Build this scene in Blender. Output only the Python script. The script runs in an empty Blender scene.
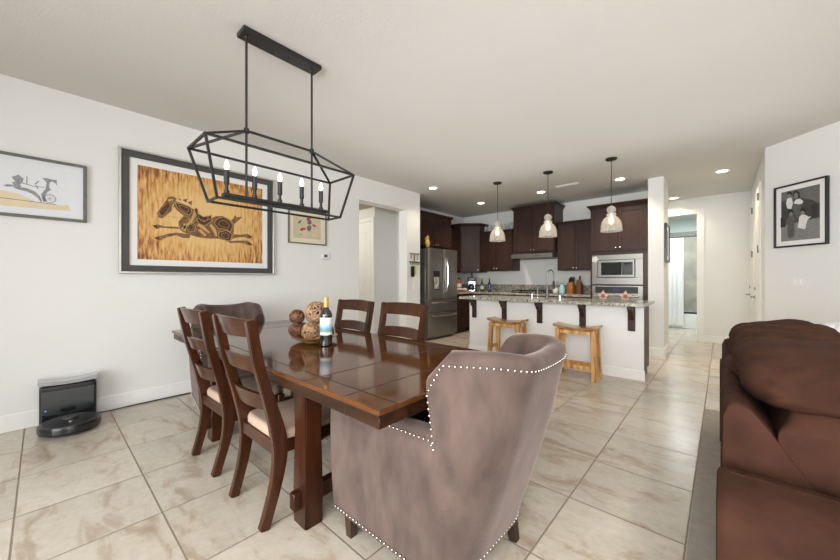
import bpy, bmesh, math, random
from mathutils import Vector, Matrix, Euler, noise
random.seed(7)
PI = math.pi
R = math.radians
SC = bpy.context.scene
COL = SC.collection

# ------------------------------------------------------------------ mesh builder
class G:
    """collects shapes for one mesh"""
    def __init__(self):
        self.bm = bmesh.new(); self.mi = 0
    def face(self, vs):
        try:
            f = self.bm.faces.new(vs); f.material_index = self.mi; return f
        except ValueError:
            return None
    def box(self, c, s, rot=None, bev=0.0, seg=2):
        m = Matrix.Translation(Vector(c))
        if rot is not None: m = m @ Euler(rot).to_matrix().to_4x4()
        m = m @ Matrix.Diagonal((s[0], s[1], s[2], 1))
        t = bmesh.new()
        bmesh.ops.create_cube(t, size=1.0, matrix=m)
        if bev > 0:
            bmesh.ops.bevel(t, geom=list(t.edges), offset=min(bev, min(s)*.45), segments=seg, affect='EDGES', profile=.5)
        self.merge(t)
        return self
    def b2(self, lo, hi, bev=0.0, seg=2):
        c = [(a+b)/2 for a, b in zip(lo, hi)]; s = [abs(b-a) for a, b in zip(lo, hi)]
        return self.box(c, s, None, bev, seg)
    def merge(self, t):
        mp = {}
        for v in t.verts: mp[v] = self.bm.verts.new(v.co)
        for f in t.faces: self.face([mp[v] for v in f.verts])
        t.free()
    def loops(self, rings, closed_ring=True, cap=True, closed_path=False):
        rv = [[self.bm.verts.new(p) for p in r] for r in rings]
        n = len(rv[0]); k = len(rv)
        for i in range(k if closed_path else k-1):
            a, b = rv[i], rv[(i+1) % k]
            for j in range(n if closed_ring else n-1):
                self.face([a[j], a[(j+1) % n], b[(j+1) % n], b[j]])
        if cap and closed_ring and not closed_path:
            self.face(rv[0][::-1]); self.face(rv[-1])
        return self
    def tube(self, pts, r, n=8, closed=False):
        pts = [Vector(p) for p in pts]
        k = len(pts); rr = r if isinstance(r, (list, tuple)) else [r]*k
        up = None; rings = []
        for i in range(k):
            if closed: t = (pts[(i+1) % k]-pts[i-1]).normalized()
            else: t = (pts[min(i+1, k-1)]-pts[max(i-1, 0)]).normalized()
            if up is None:
                up = t.orthogonal().normalized()
            up = (up - t*up.dot(t)).normalized()
            side = t.cross(up)
            rings.append([pts[i]+(up*math.cos(2*PI*j/n)+side*math.sin(2*PI*j/n))*rr[i] for j in range(n)])
        return self.loops(rings, True, True, closed)
    def bar(self, pts, w, h, up=(0, 0, 1)):
        """rectangular section swept along pts; w across, h along 'up' (may be lists)"""
        pts = [Vector(p) for p in pts]; k = len(pts); up = Vector(up); rings = []
        for i in range(k):
            t = (pts[min(i+1, k-1)]-pts[max(i-1, 0)]).normalized()
            s = t.cross(up).normalized(); u = s.cross(t).normalized()
            a = (w[i] if isinstance(w, (list, tuple)) else w)/2; b = (h[i] if isinstance(h, (list, tuple)) else h)/2
            rings.append([pts[i]+s*a+u*b, pts[i]-s*a+u*b, pts[i]-s*a-u*b, pts[i]+s*a-u*b])
        return self.loops(rings)
    def lathe(self, prof, c=(0, 0, 0), n=24, cap=True, axis='z'):
        rings = []
        for r, z in prof:
            ring = []
            for j in range(n):
                x, y = r*math.cos(2*PI*j/n), r*math.sin(2*PI*j/n)
                p = (x, y, z) if axis == 'z' else ((x, -z, y) if axis == 'y' else (z, x, y))
                ring.append(Vector(c)+Vector(p))
            rings.append(ring)
        return self.loops(rings, True, cap)
    def ball(self, c, r, seg=16, rings=10):
        sx = r if isinstance(r, (list, tuple)) else (r, r, r)
        t = bmesh.new()
        bmesh.ops.create_uvsphere(t, u_segments=seg, v_segments=rings, radius=1, matrix=Matrix.Translation(Vector(c)) @ Matrix.Diagonal((sx[0], sx[1], sx[2], 1)))
        self.merge(t); return self
    def prism(self, poly, fn, d0, d1):
        """extrude 2-d polygon; fn(u, v, d) -> xyz"""
        return self.loops([[fn(u, v, d0) for u, v in poly], [fn(u, v, d1) for u, v in poly]])
    def flat(self, poly, y):
        """a flat shape in the local x/z plane at depth y, front is -y"""
        self.face([self.bm.verts.new((u, y, v)) for u, v in poly]); return self
    def pillow(self, c, s, e=.45, n=28, rot=None, wr=0.0, seed=0, fr=6.0):
        m = Matrix.Translation(Vector(c))
        if rot is not None: m = m @ Euler(rot).to_matrix().to_4x4()
        def sp(a, p): return math.copysign(abs(a)**p, a)
        rows = []
        for i in range(n+1):
            ph = -PI/2+PI*i/n; row = []
            for j in range(2*n):
                th = PI*j/n
                p = Vector((sp(math.cos(ph), e)*sp(math.cos(th), e)*s[0]/2, sp(math.cos(ph), e)*sp(math.sin(th), e)*s[1]/2, sp(math.sin(ph), e)*s[2]/2))
                if wr:
                    q = p*fr+Vector((seed*3.1, seed*1.7, seed))
                    p = p*(1+0)+p.normalized()*wr*(noise.noise(q)+.5*noise.noise(q*2.3))
                row.append(m @ p)
            rows.append(row)
        return self.loops(rows, True, True)

def obj(name, g, mats, parent=None, smooth=38, loc=None, rotz=None):
    bm = g.bm if isinstance(g, G) else g
    bmesh.ops.remove_doubles(bm, verts=bm.verts, dist=1e-6)
    bmesh.ops.recalc_face_normals(bm, faces=bm.faces)
    me = bpy.data.meshes.new(name); bm.to_mesh(me); bm.free()
    if not isinstance(mats, (list, tuple)): mats = [mats]
    for m in mats: me.materials.append(m)
    if smooth:
        me.polygons.foreach_set('use_smooth', [True]*len(me.polygons))
        me.set_sharp_from_angle(angle=R(smooth))
    o = bpy.data.objects.new(name, me); COL.objects.link(o)
    if smooth and len(me.polygons) < 1500:
        wn = o.modifiers.new('flat_faces', 'WEIGHTED_NORMAL'); wn.keep_sharp = True; wn.weight = 60
    if parent is not None: o.parent = parent
    if loc is not None: o.location = loc
    if rotz is not None: o.rotation_euler = (0, 0, rotz)
    return o
def thing(name, label, cat, loc=(0, 0, 0), rotz=0.0, group=None):
    o = bpy.data.objects.new(name, None); COL.objects.link(o)
    o.empty_display_size = .05
    o.location = loc; o.rotation_euler = (0, 0, rotz)
    return tag(o, label, cat, group)
def tag(o, label, cat, group=None):
    o['label'] = label; o['category'] = cat
    if group: o['group'] = group
    return o
def struct(name, g, mats, smooth=38):
    o = obj(name, g, mats, None, smooth); o['kind'] = 'structure'; return o
def dup(root, loc=None, rotz=None, label=None, group=None):
    r = root.copy(); COL.objects.link(r)
    if loc is not None: r.location = loc
    if rotz is not None: r.rotation_euler = (0, 0, rotz)
    if label: r['label'] = label
    if group: r['group'] = group
    for ch in list(root.children):
        c = ch.copy(); COL.objects.link(c); c.parent = r
        for gc in list(ch.children):
            d = gc.copy(); COL.objects.link(d); d.parent = c
    return r

# ------------------------------------------------------------------ materials
def newmat(name):
    m = bpy.data.materials.new(name); m.use_nodes = True
    nt = m.node_tree; b = nt.nodes['Principled BSDF']
    return m, nt, b
def setp(b, **k):
    for kk, v in k.items():
        b.inputs[kk.replace('_', ' ')].default_value = v
def col4(c): return (c[0], c[1], c[2], 1)
def plain(name, c, rough=.5, metal=0.0, spec=.5, coat=0.0, emit=None, es=0.0, var=.06, vs=8.0, bump=0.0, bs=60.0, sheen=0.0, stretch=(1, 1, 1)):
    m, nt, b = newmat(name)
    setp(b, Roughness=rough, Metallic=metal)
    b.inputs['Specular IOR Level'].default_value = spec
    b.inputs['Coat Weight'].default_value = coat
    b.inputs['Coat Roughness'].default_value = .08
    if sheen:
        b.inputs['Sheen Weight'].default_value = sheen; b.inputs['Sheen Tint'].default_value = (1, .84, .78, 1); b.inputs['Sheen Roughness'].default_value = .4
    tc = nt.nodes.new('ShaderNodeTexCoord'); mp = nt.nodes.new('ShaderNodeMapping')
    mp.inputs['Scale'].default_value = stretch
    nt.links.new(tc.outputs['Object'], mp.inputs['Vector'])
    n = nt.nodes.new('ShaderNodeTexNoise'); n.inputs['Scale'].default_value = vs; n.inputs['Detail'].default_value = 4
    nt.links.new(mp.outputs[0], n.inputs['Vector'])
    r = nt.nodes.new('ShaderNodeValToRGB')
    r.color_ramp.elements[0].position = .3; r.color_ramp.elements[1].position = .7
    r.color_ramp.elements[0].color = col4([x*(1-var) for x in c]); r.color_ramp.elements[1].color = col4([min(1, x*(1+var)) for x in c])
    nt.links.new(n.outputs[0], r.inputs[0]); nt.links.new(r.outputs[0], b.inputs['Base Color'])
    if bump:
        n2 = nt.nodes.new('ShaderNodeTexNoise'); n2.inputs['Scale'].default_value = bs; n2.inputs['Detail'].default_value = 3
        nt.links.new(mp.outputs[0], n2.inputs['Vector'])
        bp = nt.nodes.new('ShaderNodeBump'); bp.inputs['Strength'].default_value = bump; bp.inputs['Distance'].default_value = .01
        nt.links.new(n2.outputs[0], bp.inputs['Height']); nt.links.new(bp.outputs[0], b.inputs['Normal'])
    if emit:
        b.inputs['Emission Color'].default_value = col4(emit); b.inputs['Emission Strength'].default_value = es
    return m
def wood(name, c1, c2, rough=.35, coat=.3, stretch=(1, 10, 10), scale=3.0, c3=None):
    m, nt, b = newmat(name)
    setp(b, Roughness=rough); b.inputs['Coat Weight'].default_value = coat; b.inputs['Coat Roughness'].default_value = .05; b.inputs['Specular IOR Level'].default_value = .3
    tc = nt.nodes.new('ShaderNodeTexCoord'); mp = nt.nodes.new('ShaderNodeMapping'); mp.inputs['Scale'].default_value = stretch
    nt.links.new(tc.outputs['Object'], mp.inputs['Vector'])
    n = nt.nodes.new('ShaderNodeTexNoise'); n.inputs['Scale'].default_value = scale; n.inputs['Detail'].default_value = 7; n.inputs['Distortion'].default_value = .6
    nt.links.new(mp.outputs[0], n.inputs['Vector'])
    r = nt.nodes.new('ShaderNodeValToRGB'); e = r.color_ramp.elements
    e[0].position = .32; e[0].color = col4(c1); e[1].position = .68; e[1].color = col4(c2)
    if c3:
        x = e.new(.5); x.color = col4(c3)
    nt.links.new(n.outputs[0], r.inputs[0]); nt.links.new(r.outputs[0], b.inputs['Base Color'])
    return m
def mix_glass(name, tint, trans=.75, rough=.05):
    """thin clear glass: mostly straight-through with a glossy surface"""
    m = bpy.data.materials.new(name); m.use_nodes = True; nt = m.node_tree
    for nd in list(nt.nodes): nt.nodes.remove(nd)
    o = nt.nodes.new('ShaderNodeOutputMaterial'); t = nt.nodes.new('ShaderNodeBsdfTransparent'); t.inputs[0].default_value = col4(tint)
    b = nt.nodes.new('ShaderNodeBsdfPrincipled'); setp(b, Roughness=rough); b.inputs['Base Color'].default_value = col4([x*.9 for x in tint])
    lw = nt.nodes.new('ShaderNodeLayerWeight'); lw.inputs[0].default_value = .35
    mr = nt.nodes.new('ShaderNodeMapRange'); mr.inputs[3].default_value = 1-trans; mr.inputs[4].default_value = min(1, 1-trans+.5)
    nt.links.new(lw.outputs['Facing'], mr.inputs[0])
    x = nt.nodes.new('ShaderNodeMixShader'); nt.links.new(mr.outputs[0], x.inputs[0])
    nt.links.new(t.outputs[0], x.inputs[1]); nt.links.new(b.outputs[0], x.inputs[2]); nt.links.new(x.outputs[0], o.inputs[0])
    return m
def emis(name, c, s):
    m, nt, b = newmat(name)
    b.inputs['Base Color'].default_value = col4(c); b.inputs['Emission Color'].default_value = col4(c); b.inputs['Emission Strength'].default_value = s
    return m

def tile_mat():
    m, nt, b = newmat('travertine_tile')
    N = nt.nodes.new; L = nt.links.new
    tc = N('ShaderNodeTexCoord'); mp = N('ShaderNodeMapping')
    mp.inputs['Location'].default_value = (.12, -.41, 0)
    L(tc.outputs['Object'], mp.inputs['Vector'])
    sc = N('ShaderNodeVectorMath'); sc.operation = 'SCALE'; sc.inputs['Scale'].default_value = 2.0
    L(mp.outputs[0], sc.inputs[0])
    fl = N('ShaderNodeVectorMath'); fl.operation = 'FLOOR'; L(sc.outputs[0], fl.inputs[0])
    fr = N('ShaderNodeVectorMath'); fr.operation = 'FRACTION'; L(sc.outputs[0], fr.inputs[0])
    sx = N('ShaderNodeSeparateXYZ'); L(fr.outputs[0], sx.inputs[0])
    def edge(o):
        a = N('ShaderNodeMath'); a.operation = 'SUBTRACT'; L(o, a.inputs[0]); a.inputs[1].default_value = .5
        c = N('ShaderNodeMath'); c.operation = 'ABSOLUTE'; L(a.outputs[0], c.inputs[0]); return c.outputs[0]
    mx = N('ShaderNodeMath'); mx.operation = 'MAXIMUM'; L(edge(sx.outputs[0]), mx.inputs[0]); L(edge(sx.outputs[1]), mx.inputs[1])
    gt = N('ShaderNodeMapRange'); gt.inputs[1].default_value = .490; gt.inputs[2].default_value = .494; L(mx.outputs[0], gt.inputs[0])
    wn = N('ShaderNodeTexWhiteNoise'); wn.noise_dimensions = '3D'; L(fl.outputs[0], wn.inputs['Vector'])
    off = N('ShaderNodeVectorMath'); off.operation = 'MULTIPLY_ADD'; L(wn.outputs['Color'], off.inputs[0]); off.inputs[1].default_value = (9, 9, 9); L(tc.outputs['Object'], off.inputs[2])
    # stretched veins, direction varies a little from tile to tile
    rot = N('ShaderNodeMapping'); rot.inputs['Rotation'].default_value = (0, 0, R(-28)); rot.inputs['Scale'].default_value = (1.1, 2.6, 1)
    L(off.outputs[0], rot.inputs['Vector'])
    n1 = N('ShaderNodeTexNoise'); n1.inputs['Scale'].default_value = 2.2; n1.inputs['Detail'].default_value = 9; n1.inputs['Roughness'].default_value = .62; n1.inputs['Distortion'].default_value = .9
    L(rot.outputs[0], n1.inputs['Vector'])
    r1 = N('ShaderNodeValToRGB'); e = r1.color_ramp.elements
    e[0].position = .30; e[0].color = (.37, .285, .205, 1)
    e[1].position = .62; e[1].color = (.58, .525, .44, 1)
    a = e.new(.40); a.color = (.465, .385, .30, 1); a = e.new(.47); a.color = (.545, .485, .40, 1); a = e.new(.8); a.color = (.61, .56, .48, 1)
    L(n1.outputs[0], r1.inputs[0])
    n2 = N('ShaderNodeTexNoise'); n2.inputs['Scale'].default_value = 30; n2.inputs['Detail'].default_value = 4
    L(off.outputs[0], n2.inputs['Vector'])
    r2 = N('ShaderNodeMapRange'); r2.inputs[1].default_value = .3; r2.inputs[2].default_value = .7; r2.inputs[3].default_value = .93; r2.inputs[4].default_value = 1.05
    L(n2.outputs[0], r2.inputs[0])
    mu = N('ShaderNodeVectorMath'); mu.operation = 'SCALE'; L(r1.outputs[0], mu.inputs[0]); L(r2.outputs[0], mu.inputs['Scale'])
    tv = N('ShaderNodeMapRange'); tv.inputs[3].default_value = .93; tv.inputs[4].default_value = 1.05; L(wn.outputs['Value'], tv.inputs[0])
    mu2 = N('ShaderNodeVectorMath'); mu2.operation = 'SCALE'; L(mu.outputs[0], mu2.inputs[0]); L(tv.outputs[0], mu2.inputs['Scale'])
    mix = N('ShaderNodeMix'); mix.data_type = 'RGBA'; L(gt.outputs[0], mix.inputs[0]); L(mu2.outputs[0], mix.inputs[6]); mix.inputs[7].default_value = (.26, .21, .155, 1)
    L(mix.outputs[2], b.inputs['Base Color'])
    rg = N('ShaderNodeMapRange'); rg.inputs[3].default_value = .24; rg.inputs[4].default_value = .8; L(gt.outputs[0], rg.inputs[0]); L(rg.outputs[0], b.inputs['Roughness'])
    bp = N('ShaderNodeBump'); bp.invert = True; bp.inputs['Strength'].default_value = .5; bp.inputs['Distance'].default_value = .003; L(gt.outputs[0], bp.inputs['Height']); L(bp.outputs[0], b.inputs['Normal'])
    return m
def granite_mat():
    m, nt, b = newmat('speckled_granite'); N = nt.nodes.new; L = nt.links.new
    setp(b, Roughness=.16)
    tc = N('ShaderNodeTexCoord')
    v = N('ShaderNodeTexVoronoi'); v.inputs['Scale'].default_value = 55; L(tc.outputs['Object'], v.inputs['Vector'])
    n = N('ShaderNodeTexNoise'); n.inputs['Scale'].default_value = 18; n.inputs['Detail'].default_value = 6; L(tc.outputs['Object'], n.inputs['Vector'])
    s = N('ShaderNodeSeparateColor'); L(v.outputs['Color'], s.inputs[0])
    ad = N('ShaderNodeMath'); ad.operation = 'MULTIPLY_ADD'; L(n.outputs[0], ad.inputs[0]); ad.inputs[1].default_value = .6; L(s.outputs[0], ad.inputs[2])
    r = N('ShaderNodeValToRGB'); e = r.color_ramp.elements
    e[0].position = .28; e[0].color = (.07, .06, .05, 1); e[1].position = 1.0; e[1].color = (.50, .47, .385, 1)
    for p, c in ((.45, (.22, .19, .15, 1)), (.6, (.32, .30, .24, 1)), (.8, (.25, .25, .23, 1))):
        x = e.new(p); x.color = c
    L(ad.outputs[0], r.inputs[0]); L(r.outputs[0], b.inputs['Base Color'])
    return m
def horse_print_mat():
    """amber ground that glows in the middle and darkens to streaky brown edges"""
    m, nt, b = newmat('amber_print'); N = nt.nodes.new; L = nt.links.new
    setp(b, Roughness=.35)
    tc = N('ShaderNodeTexCoord'); mp = N('ShaderNodeMapping'); mp.inputs['Scale'].default_value = (30, 1, 5.5); L(tc.outputs['Object'], mp.inputs['Vector'])
    n = N('ShaderNodeTexNoise'); n.inputs['Scale'].default_value = 1.6; n.inputs['Detail'].default_value = 6; L(mp.outputs[0], n.inputs['Vector'])
    m2 = N('ShaderNodeMapping'); m2.inputs['Scale'].default_value = (1.35, 0, 1.75); L(tc.outputs['Object'], m2.inputs['Vector'])
    ln = N('ShaderNodeVectorMath'); ln.operation = 'LENGTH'; L(m2.outputs[0], ln.inputs[0])
    mm = N('ShaderNodeMath'); mm.operation = 'MULTIPLY_ADD'; L(n.outputs[0], mm.inputs[0]); mm.inputs[1].default_value = 2.6; mm.inputs[2].default_value = -.45
    sub = N('ShaderNodeMath'); sub.operation = 'MULTIPLY'; L(mm.outputs[0], sub.inputs[0]); L(ln.outputs[1], sub.inputs[1])
    r = N('ShaderNodeValToRGB'); e = r.color_ramp.elements
    mr = N('ShaderNodeMapRange'); mr.inputs[1].default_value = .16; mr.inputs[2].default_value = 1.3; L(sub.outputs[0], mr.inputs[0])
    e[0].position = .12; e[0].color = (.78, .52, .22, 1); e[1].position = .95; e[1].color = (.09, .03, .015, 1)
    for p, c in ((.40, (.66, .37, .12, 1)), (.60, (.46, .20, .06, 1)), (.78, (.25, .095, .035, 1))):
        x = e.new(p); x.color = c
    L(mr.outputs[0], r.inputs[0]); L(r.outputs[0], b.inputs['Base Color'])
    return m
def ramp_mat(name, axis, stops, scale=1.0, off=0.0, rough=.5, nz=.0, nsc=10.0):
    """colour bands along one local axis (0..1 after scale/offset)"""
    m, nt, b = newmat(name); N = nt.nodes.new; L = nt.links.new; setp(b, Roughness=rough)
    tc = N('ShaderNodeTexCoord'); s = N('ShaderNodeSeparateXYZ'); L(tc.outputs['Object'], s.inputs[0])
    ma = N('ShaderNodeMath'); ma.operation = 'MULTIPLY_ADD'; L(s.outputs[axis], ma.inputs[0]); ma.inputs[1].default_value = scale; ma.inputs[2].default_value = off
    n = N('ShaderNodeTexNoise'); n.inputs['Scale'].default_value = nsc; n.inputs['Detail'].default_value = 4; L(tc.outputs['Object'], n.inputs['Vector'])
    mb = N('ShaderNodeMath'); mb.operation = 'MULTIPLY_ADD'; L(n.outputs[0], mb.inputs[0]); mb.inputs[1].default_value = nz; L(ma.outputs[0], mb.inputs[2])
    r = N('ShaderNodeValToRGB'); e = r.color_ramp.elements
    e[0].position = stops[0][0]; e[0].color = col4(stops[0][1]); e[1].position = stops[-1][0]; e[1].color = col4(stops[-1][1])
    for p, c in stops[1:-1]:
        x = e.new(p); x.color = col4(c)
    L(mb.outputs[0], r.inputs[0]); L(r.outputs[0], b.inputs['Base Color'])
    return m

M = {}
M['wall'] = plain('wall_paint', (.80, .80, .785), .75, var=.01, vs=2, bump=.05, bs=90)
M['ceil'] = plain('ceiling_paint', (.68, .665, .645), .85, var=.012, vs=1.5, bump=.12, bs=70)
M['trim'] = plain('trim_paint', (.86, .855, .83), .45, var=.01)
M['hallwall'] = plain('grey_hall_paint', (.76, .76, .745), .75, var=.01)
M['tile'] = tile_mat()
M['granite'] = granite_mat()
M['espresso'] = wood('espresso_cabinet', (.030, .013, .010), (.046, .021, .016), .42, .06, (10, 10, 1), 2.5)
M['table'] = wood('table_wood', (.054, .0190, .0062), (.112, .0400, .0115), .09, .0, (1.2, 9, 9), 2.2)
M['tabledark'] = wood('table_leg_wood', (.022, .0065, .003), (.058, .016, .006), .32, .1, (8, 8, 1), 2.0)
M['apron'] = wood('apron_wood', (.015, .0055, .0026), (.042, .0150, .0052), .35, .0, (1.2, 9, 9), 2.2)
M['seam'] = plain('seam_dark', (.02, .009, .005), .5)
M['chair'] = wood('chair_wood', (.027, .0080, .0032), (.060, .0180, .0062), .28, .24, (7, 7, 1), 2.5)
M['tan'] = plain('tan_seat_cloth', (.42, .30, .22), .85, var=.07, vs=30, bump=.2, bs=200)
M['mauve'] = plain('mauve_velvet', (.091, .0615, .052), .8, var=.30, vs=13, bump=.12, bs=120, sheen=.34, spec=.25, stretch=(1, 1, .45))
M['nail'] = plain('nail_metal', (.55, .52, .48), .25, 1.0)
M['legdark'] = wood('dark_leg', (.022, .012, .008), (.05, .026, .016), .4, .2, (8, 8, 1))
M['sofa'] = plain('brown_microfibre', (.046, .0195, .0122), .9, var=.26, vs=9, bump=.55, bs=13, spec=.1)
M['rug'] = plain('grey_rug_pile', (.36, .315, .27), .95, var=.09, vs=25, bump=.4, bs=240)
M['blackmetal'] = plain('black_metal', (.035, .034, .033), .42, .55, var=.05)
M['bronze'] = plain('dark_bronze', (.045, .035, .028), .4, .6)
M['steel'] = plain('brushed_steel', (.25, .24, .222), .36, 1.0, var=.05, vs=3, stretch=(1, 1, 40))
M['steeldark'] = plain('dark_steel', (.29, .275, .255), .34, .8, var=.06, vs=3, stretch=(40, 40, 1))
M['gunmetal'] = plain('gunmetal', (.16, .155, .15), .3, .9)
M['chrome'] = plain('chrome', (.8, .8, .8), .12, 1.0, var=.01)
M['black'] = plain('black_plastic', (.012, .012, .013), .3, var=.05)
M['blackglass'] = plain('black_glass', (.012, .014, .015), .06, spec=.7, var=.02)
M['white'] = plain('white_plastic', (.82, .82, .80), .4, var=.01)
M['paper'] = plain('white_mat_board', (.83, .825, .81), .8, var=.01)
M['silver'] = plain('silver_frame', (.62, .61, .58), .35, .8)
M['charcoal'] = plain('charcoal_frame', (.06, .058, .055), .45, var=.1)
M['greyframe'] = plain('grey_wood_frame', (.13, .125, .12), .5, var=.15, vs=20)
M['amber'] = horse_print_mat()
M['horse'] = plain('print_brown', (.20, .10, .035), .5, var=.45, vs=28)
M['horsedark'] = plain('print_dark_brown', (.075, .028, .012), .5, var=.3, vs=20)
M['horselight'] = plain('print_tan', (.58, .36, .13), .5, var=.1)
M['stool'] = wood('stool_honey_wood', (.30, .12, .035), (.80, .50, .20), .4, .2, (7, 7, .8), 2.6, (.62, .33, .11))
M['stoolseat'] = wood('stool_seat_wood', (.20, .085, .030), (.62, .36, .14), .3, .4, (1, 8, 8), 2.2)
M['bulb'] = emis('warm_bulb', (1.0, .82, .58), 7)
M['bulbsoft'] = emis('filament_bulb', (1.0, .74, .44), 5)
M['canlight'] = emis('recessed_lens', (1.0, .93, .80), 7)
M['shade'] = mix_glass('pendant_glass', (.93, .91, .87), .74, .08)
M['clear'] = mix_glass('clear_glass', (.93, .95, .95), .72, .05)
M['smoke'] = mix_glass('smoked_clear_plastic', (.78, .78, .78), .6, .2)
M['pane'] = mix_glass('window_glass', (.96, .98, .98), .9, .02)
M['rattan'] = wood('rattan_tan', (.17, .08, .04), (.55, .36, .22), .6, .05, (30, 30, 30), 1.2)
M['rattandark'] = wood('rattan_brown', (.06, .022, .012), (.24, .11, .06), .6, .05, (30, 30, 30), 1.2)
M['basketcore'] = plain('ball_core', (.035, .016, .009), .9)
M['dish'] = wood('bamboo_dish', (.42, .22, .07), (.62, .37, .14), .4, .2, (3, 3, 3))
M['bottleglass'] = plain('dark_bottle_glass', (.008, .008, .007), .05, spec=.8, coat=.6)
M['gold'] = plain('gold_foil', (.62, .40, .14), .4, .4)
M['label'] = ramp_mat('wine_label', 2, [(0, (.78, .80, .80)), (.22, (.80, .82, .82)), (.28, (.30, .42, .22)), (.40, (.16, .36, .42)), (.50, (.30, .52, .80)), (.68, (.62, .76, .88)), (.76, (.82, .84, .86)), (1, (.82, .84, .86))], 8.3, -.62, .5, .25, 60)
M['crockwhite'] = plain('cream_crock', (.62, .60, .55), .4)
M['aqua'] = plain('aqua_ceramic', (.33, .58, .62), .3)
M['block'] = wood('knife_block_wood', (.22, .07, .02), (.42, .17, .055), .4, .2, (6, 6, 1))
M['redwood'] = wood('red_board_wood', (.24, .06, .035), (.36, .11, .06), .5, .1, (6, 6, 1))
M['greenglass'] = plain('green_bottle_glass', (.012, .022, .012), .06, spec=.8)
M['bluelabel'] = plain('purple_label', (.10, .09, .30), .5)
M['greylabel'] = plain('pale_label', (.6, .6, .58), .5)
M['orange'] = plain('orange_brown_card', (.50, .20, .07), .6)
M['yellow'] = plain('yellow_ochre_glaze', (.62, .42, .09), .4, var=.3, vs=18)
M['lime'] = plain('lime_strap', (.45, .55, .04), .6)
M['tub'] = plain('white_tub', (.84, .86, .85), .2, var=.005)
M['curtain'] = plain('white_curtain', (.86, .87, .88), .8, var=.01)
M['bathwall'] = plain('pale_aqua_paint', (.72, .81, .80), .8, var=.01)
M['knit'] = plain('white_knit', (.78, .79, .82), .95, var=.08, vs=40, bump=.8, bs=70)
M['pink'] = plain('pink_cloth_flower', (.72, .50, .42), .8, var=.25, vs=40)
M['potbrown'] = plain('brown_cloth', (.26, .13, .09), .8)
M['oventxt'] = emis('oven_clock', (.02, .02, .08), .4)
M['tilebath'] = plain('bath_stone_tile', (.52, .50, .43), .3, var=.24, vs=3)
M['tileband'] = plain('bath_tile_band', (.27, .29, .26), .4, var=.5, vs=40)
M['ink'] = plain('print_grey_ink', (.30, .30, .33), .8, var=.3, vs=60)
M['wash'] = plain('print_peach_wash', (.76, .64, .45), .8, var=.06)
M['sketch'] = plain('print_cool_paper', (.74, .76, .80), .5, var=.02)
M['cream'] = plain('cream_paper', (.74, .68, .56), .7, var=.02)
M['sand'] = plain('sand_paper', (.60, .52, .36), .7, var=.06)
M['red'] = plain('print_red', (.42, .06, .07), .7, var=.2)
M['plum'] = plain('print_plum', (.16, .12, .14), .7, var=.3)
M['olive'] = plain('olive_gold_frame', (.16, .13, .06), .45, .4)
for nm, v in (('p_sky', .14), ('p_hill', .055), ('p_ground', .22), ('p_tree', .03), ('p_dress', .11), ('p_white', .70), ('p_grey', .10), ('p_skin', .20), ('p_hair', .012)):
    M[nm] = plain('photo_'+nm[2:], (v, v, v*.98), .5, var=.12, vs=40)
M['ground'] = plain('outdoor_paving', (.45, .42, .38), .9)
M['yardwall'] = plain('garden_wall', (.62, .58, .52), .9)
HORSE_BODY= [[(-0.438, 0.011), (-0.417, 0.053), (-0.366, 0.146), (-0.349, 0.185), (-0.308, 0.201), (-0.275, 0.184), (-0.285, 0.157), (-0.232, 0.142), (-0.17, 0.125), (-0.125, 0.095), (-0.103, 0.051), (-0.09, -0.004), (-0.146, -0.058), (-0.17, -0.005), (-0.217, 0.016), (-0.275, 0.062), (-0.296, 0.095), (-0.315, 0.047), (-0.359, 0.001), (-0.395, -0.039), (-0.431, -0.032)], [(-0.217, 0.016), (-0.17, -0.001), (-0.146, -0.058), (-0.09, 0.006), (-0.023, -0.014), (0.036, 0.023), (0.079, 0.052), (0.15, 0.066), (0.223, 0.038), (0.27, -0.016), (0.266, -0.098), (0.251, -0.18), (0.223, -0.223), (0.168, -0.208), (0.106, -0.193), (0.01, -0.202), (-0.073, -0.2), (-0.154, -0.18), (-0.217, -0.158), (-0.255, -0.126), (-0.263, -0.054)], [(0.223, 0.008), (0.261, 0.054), (0.279, 0.097), (0.293, 0.07), (0.36, 0.084), (0.318, 0.041), (0.27, -0.01)], [(-0.472, -0.116), (-0.424, -0.101), (-0.381, -0.114), (-0.263, -0.105), (-0.255, -0.126), (-0.366, -0.13), (-0.409, -0.129), (-0.438, -0.15)], [(-0.459, -0.233), (-0.417, -0.215), (-0.366, -0.192), (-0.278, -0.165), (-0.154, -0.17), (-0.162, -0.208), (-0.217, -0.217), (-0.278, -0.192), (-0.352, -0.217), (-0.409, -0.258), (-0.431, -0.256)], [(0.261, -0.129), (0.337, -0.125), (0.415, -0.109), (0.466, -0.14), (0.425, -0.164), (0.376, -0.148), (0.298, -0.162), (0.251, -0.18)], [(0.223, -0.209), (0.337, -0.193), (0.415, -0.186), (0.476, -0.233), (0.425, -0.242), (0.376, -0.221), (0.298, -0.221), (0.214, -0.23)], [(-0.275, 0.18), (-0.247, 0.18), (-0.235, 0.191), (-0.241, 0.164)], [(-0.229, 0.174), (-0.198, 0.19), (-0.182, 0.197), (-0.193, 0.154)], [(-0.182, 0.16), (-0.151, 0.176), (-0.138, 0.182), (-0.146, 0.129)]]
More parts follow.
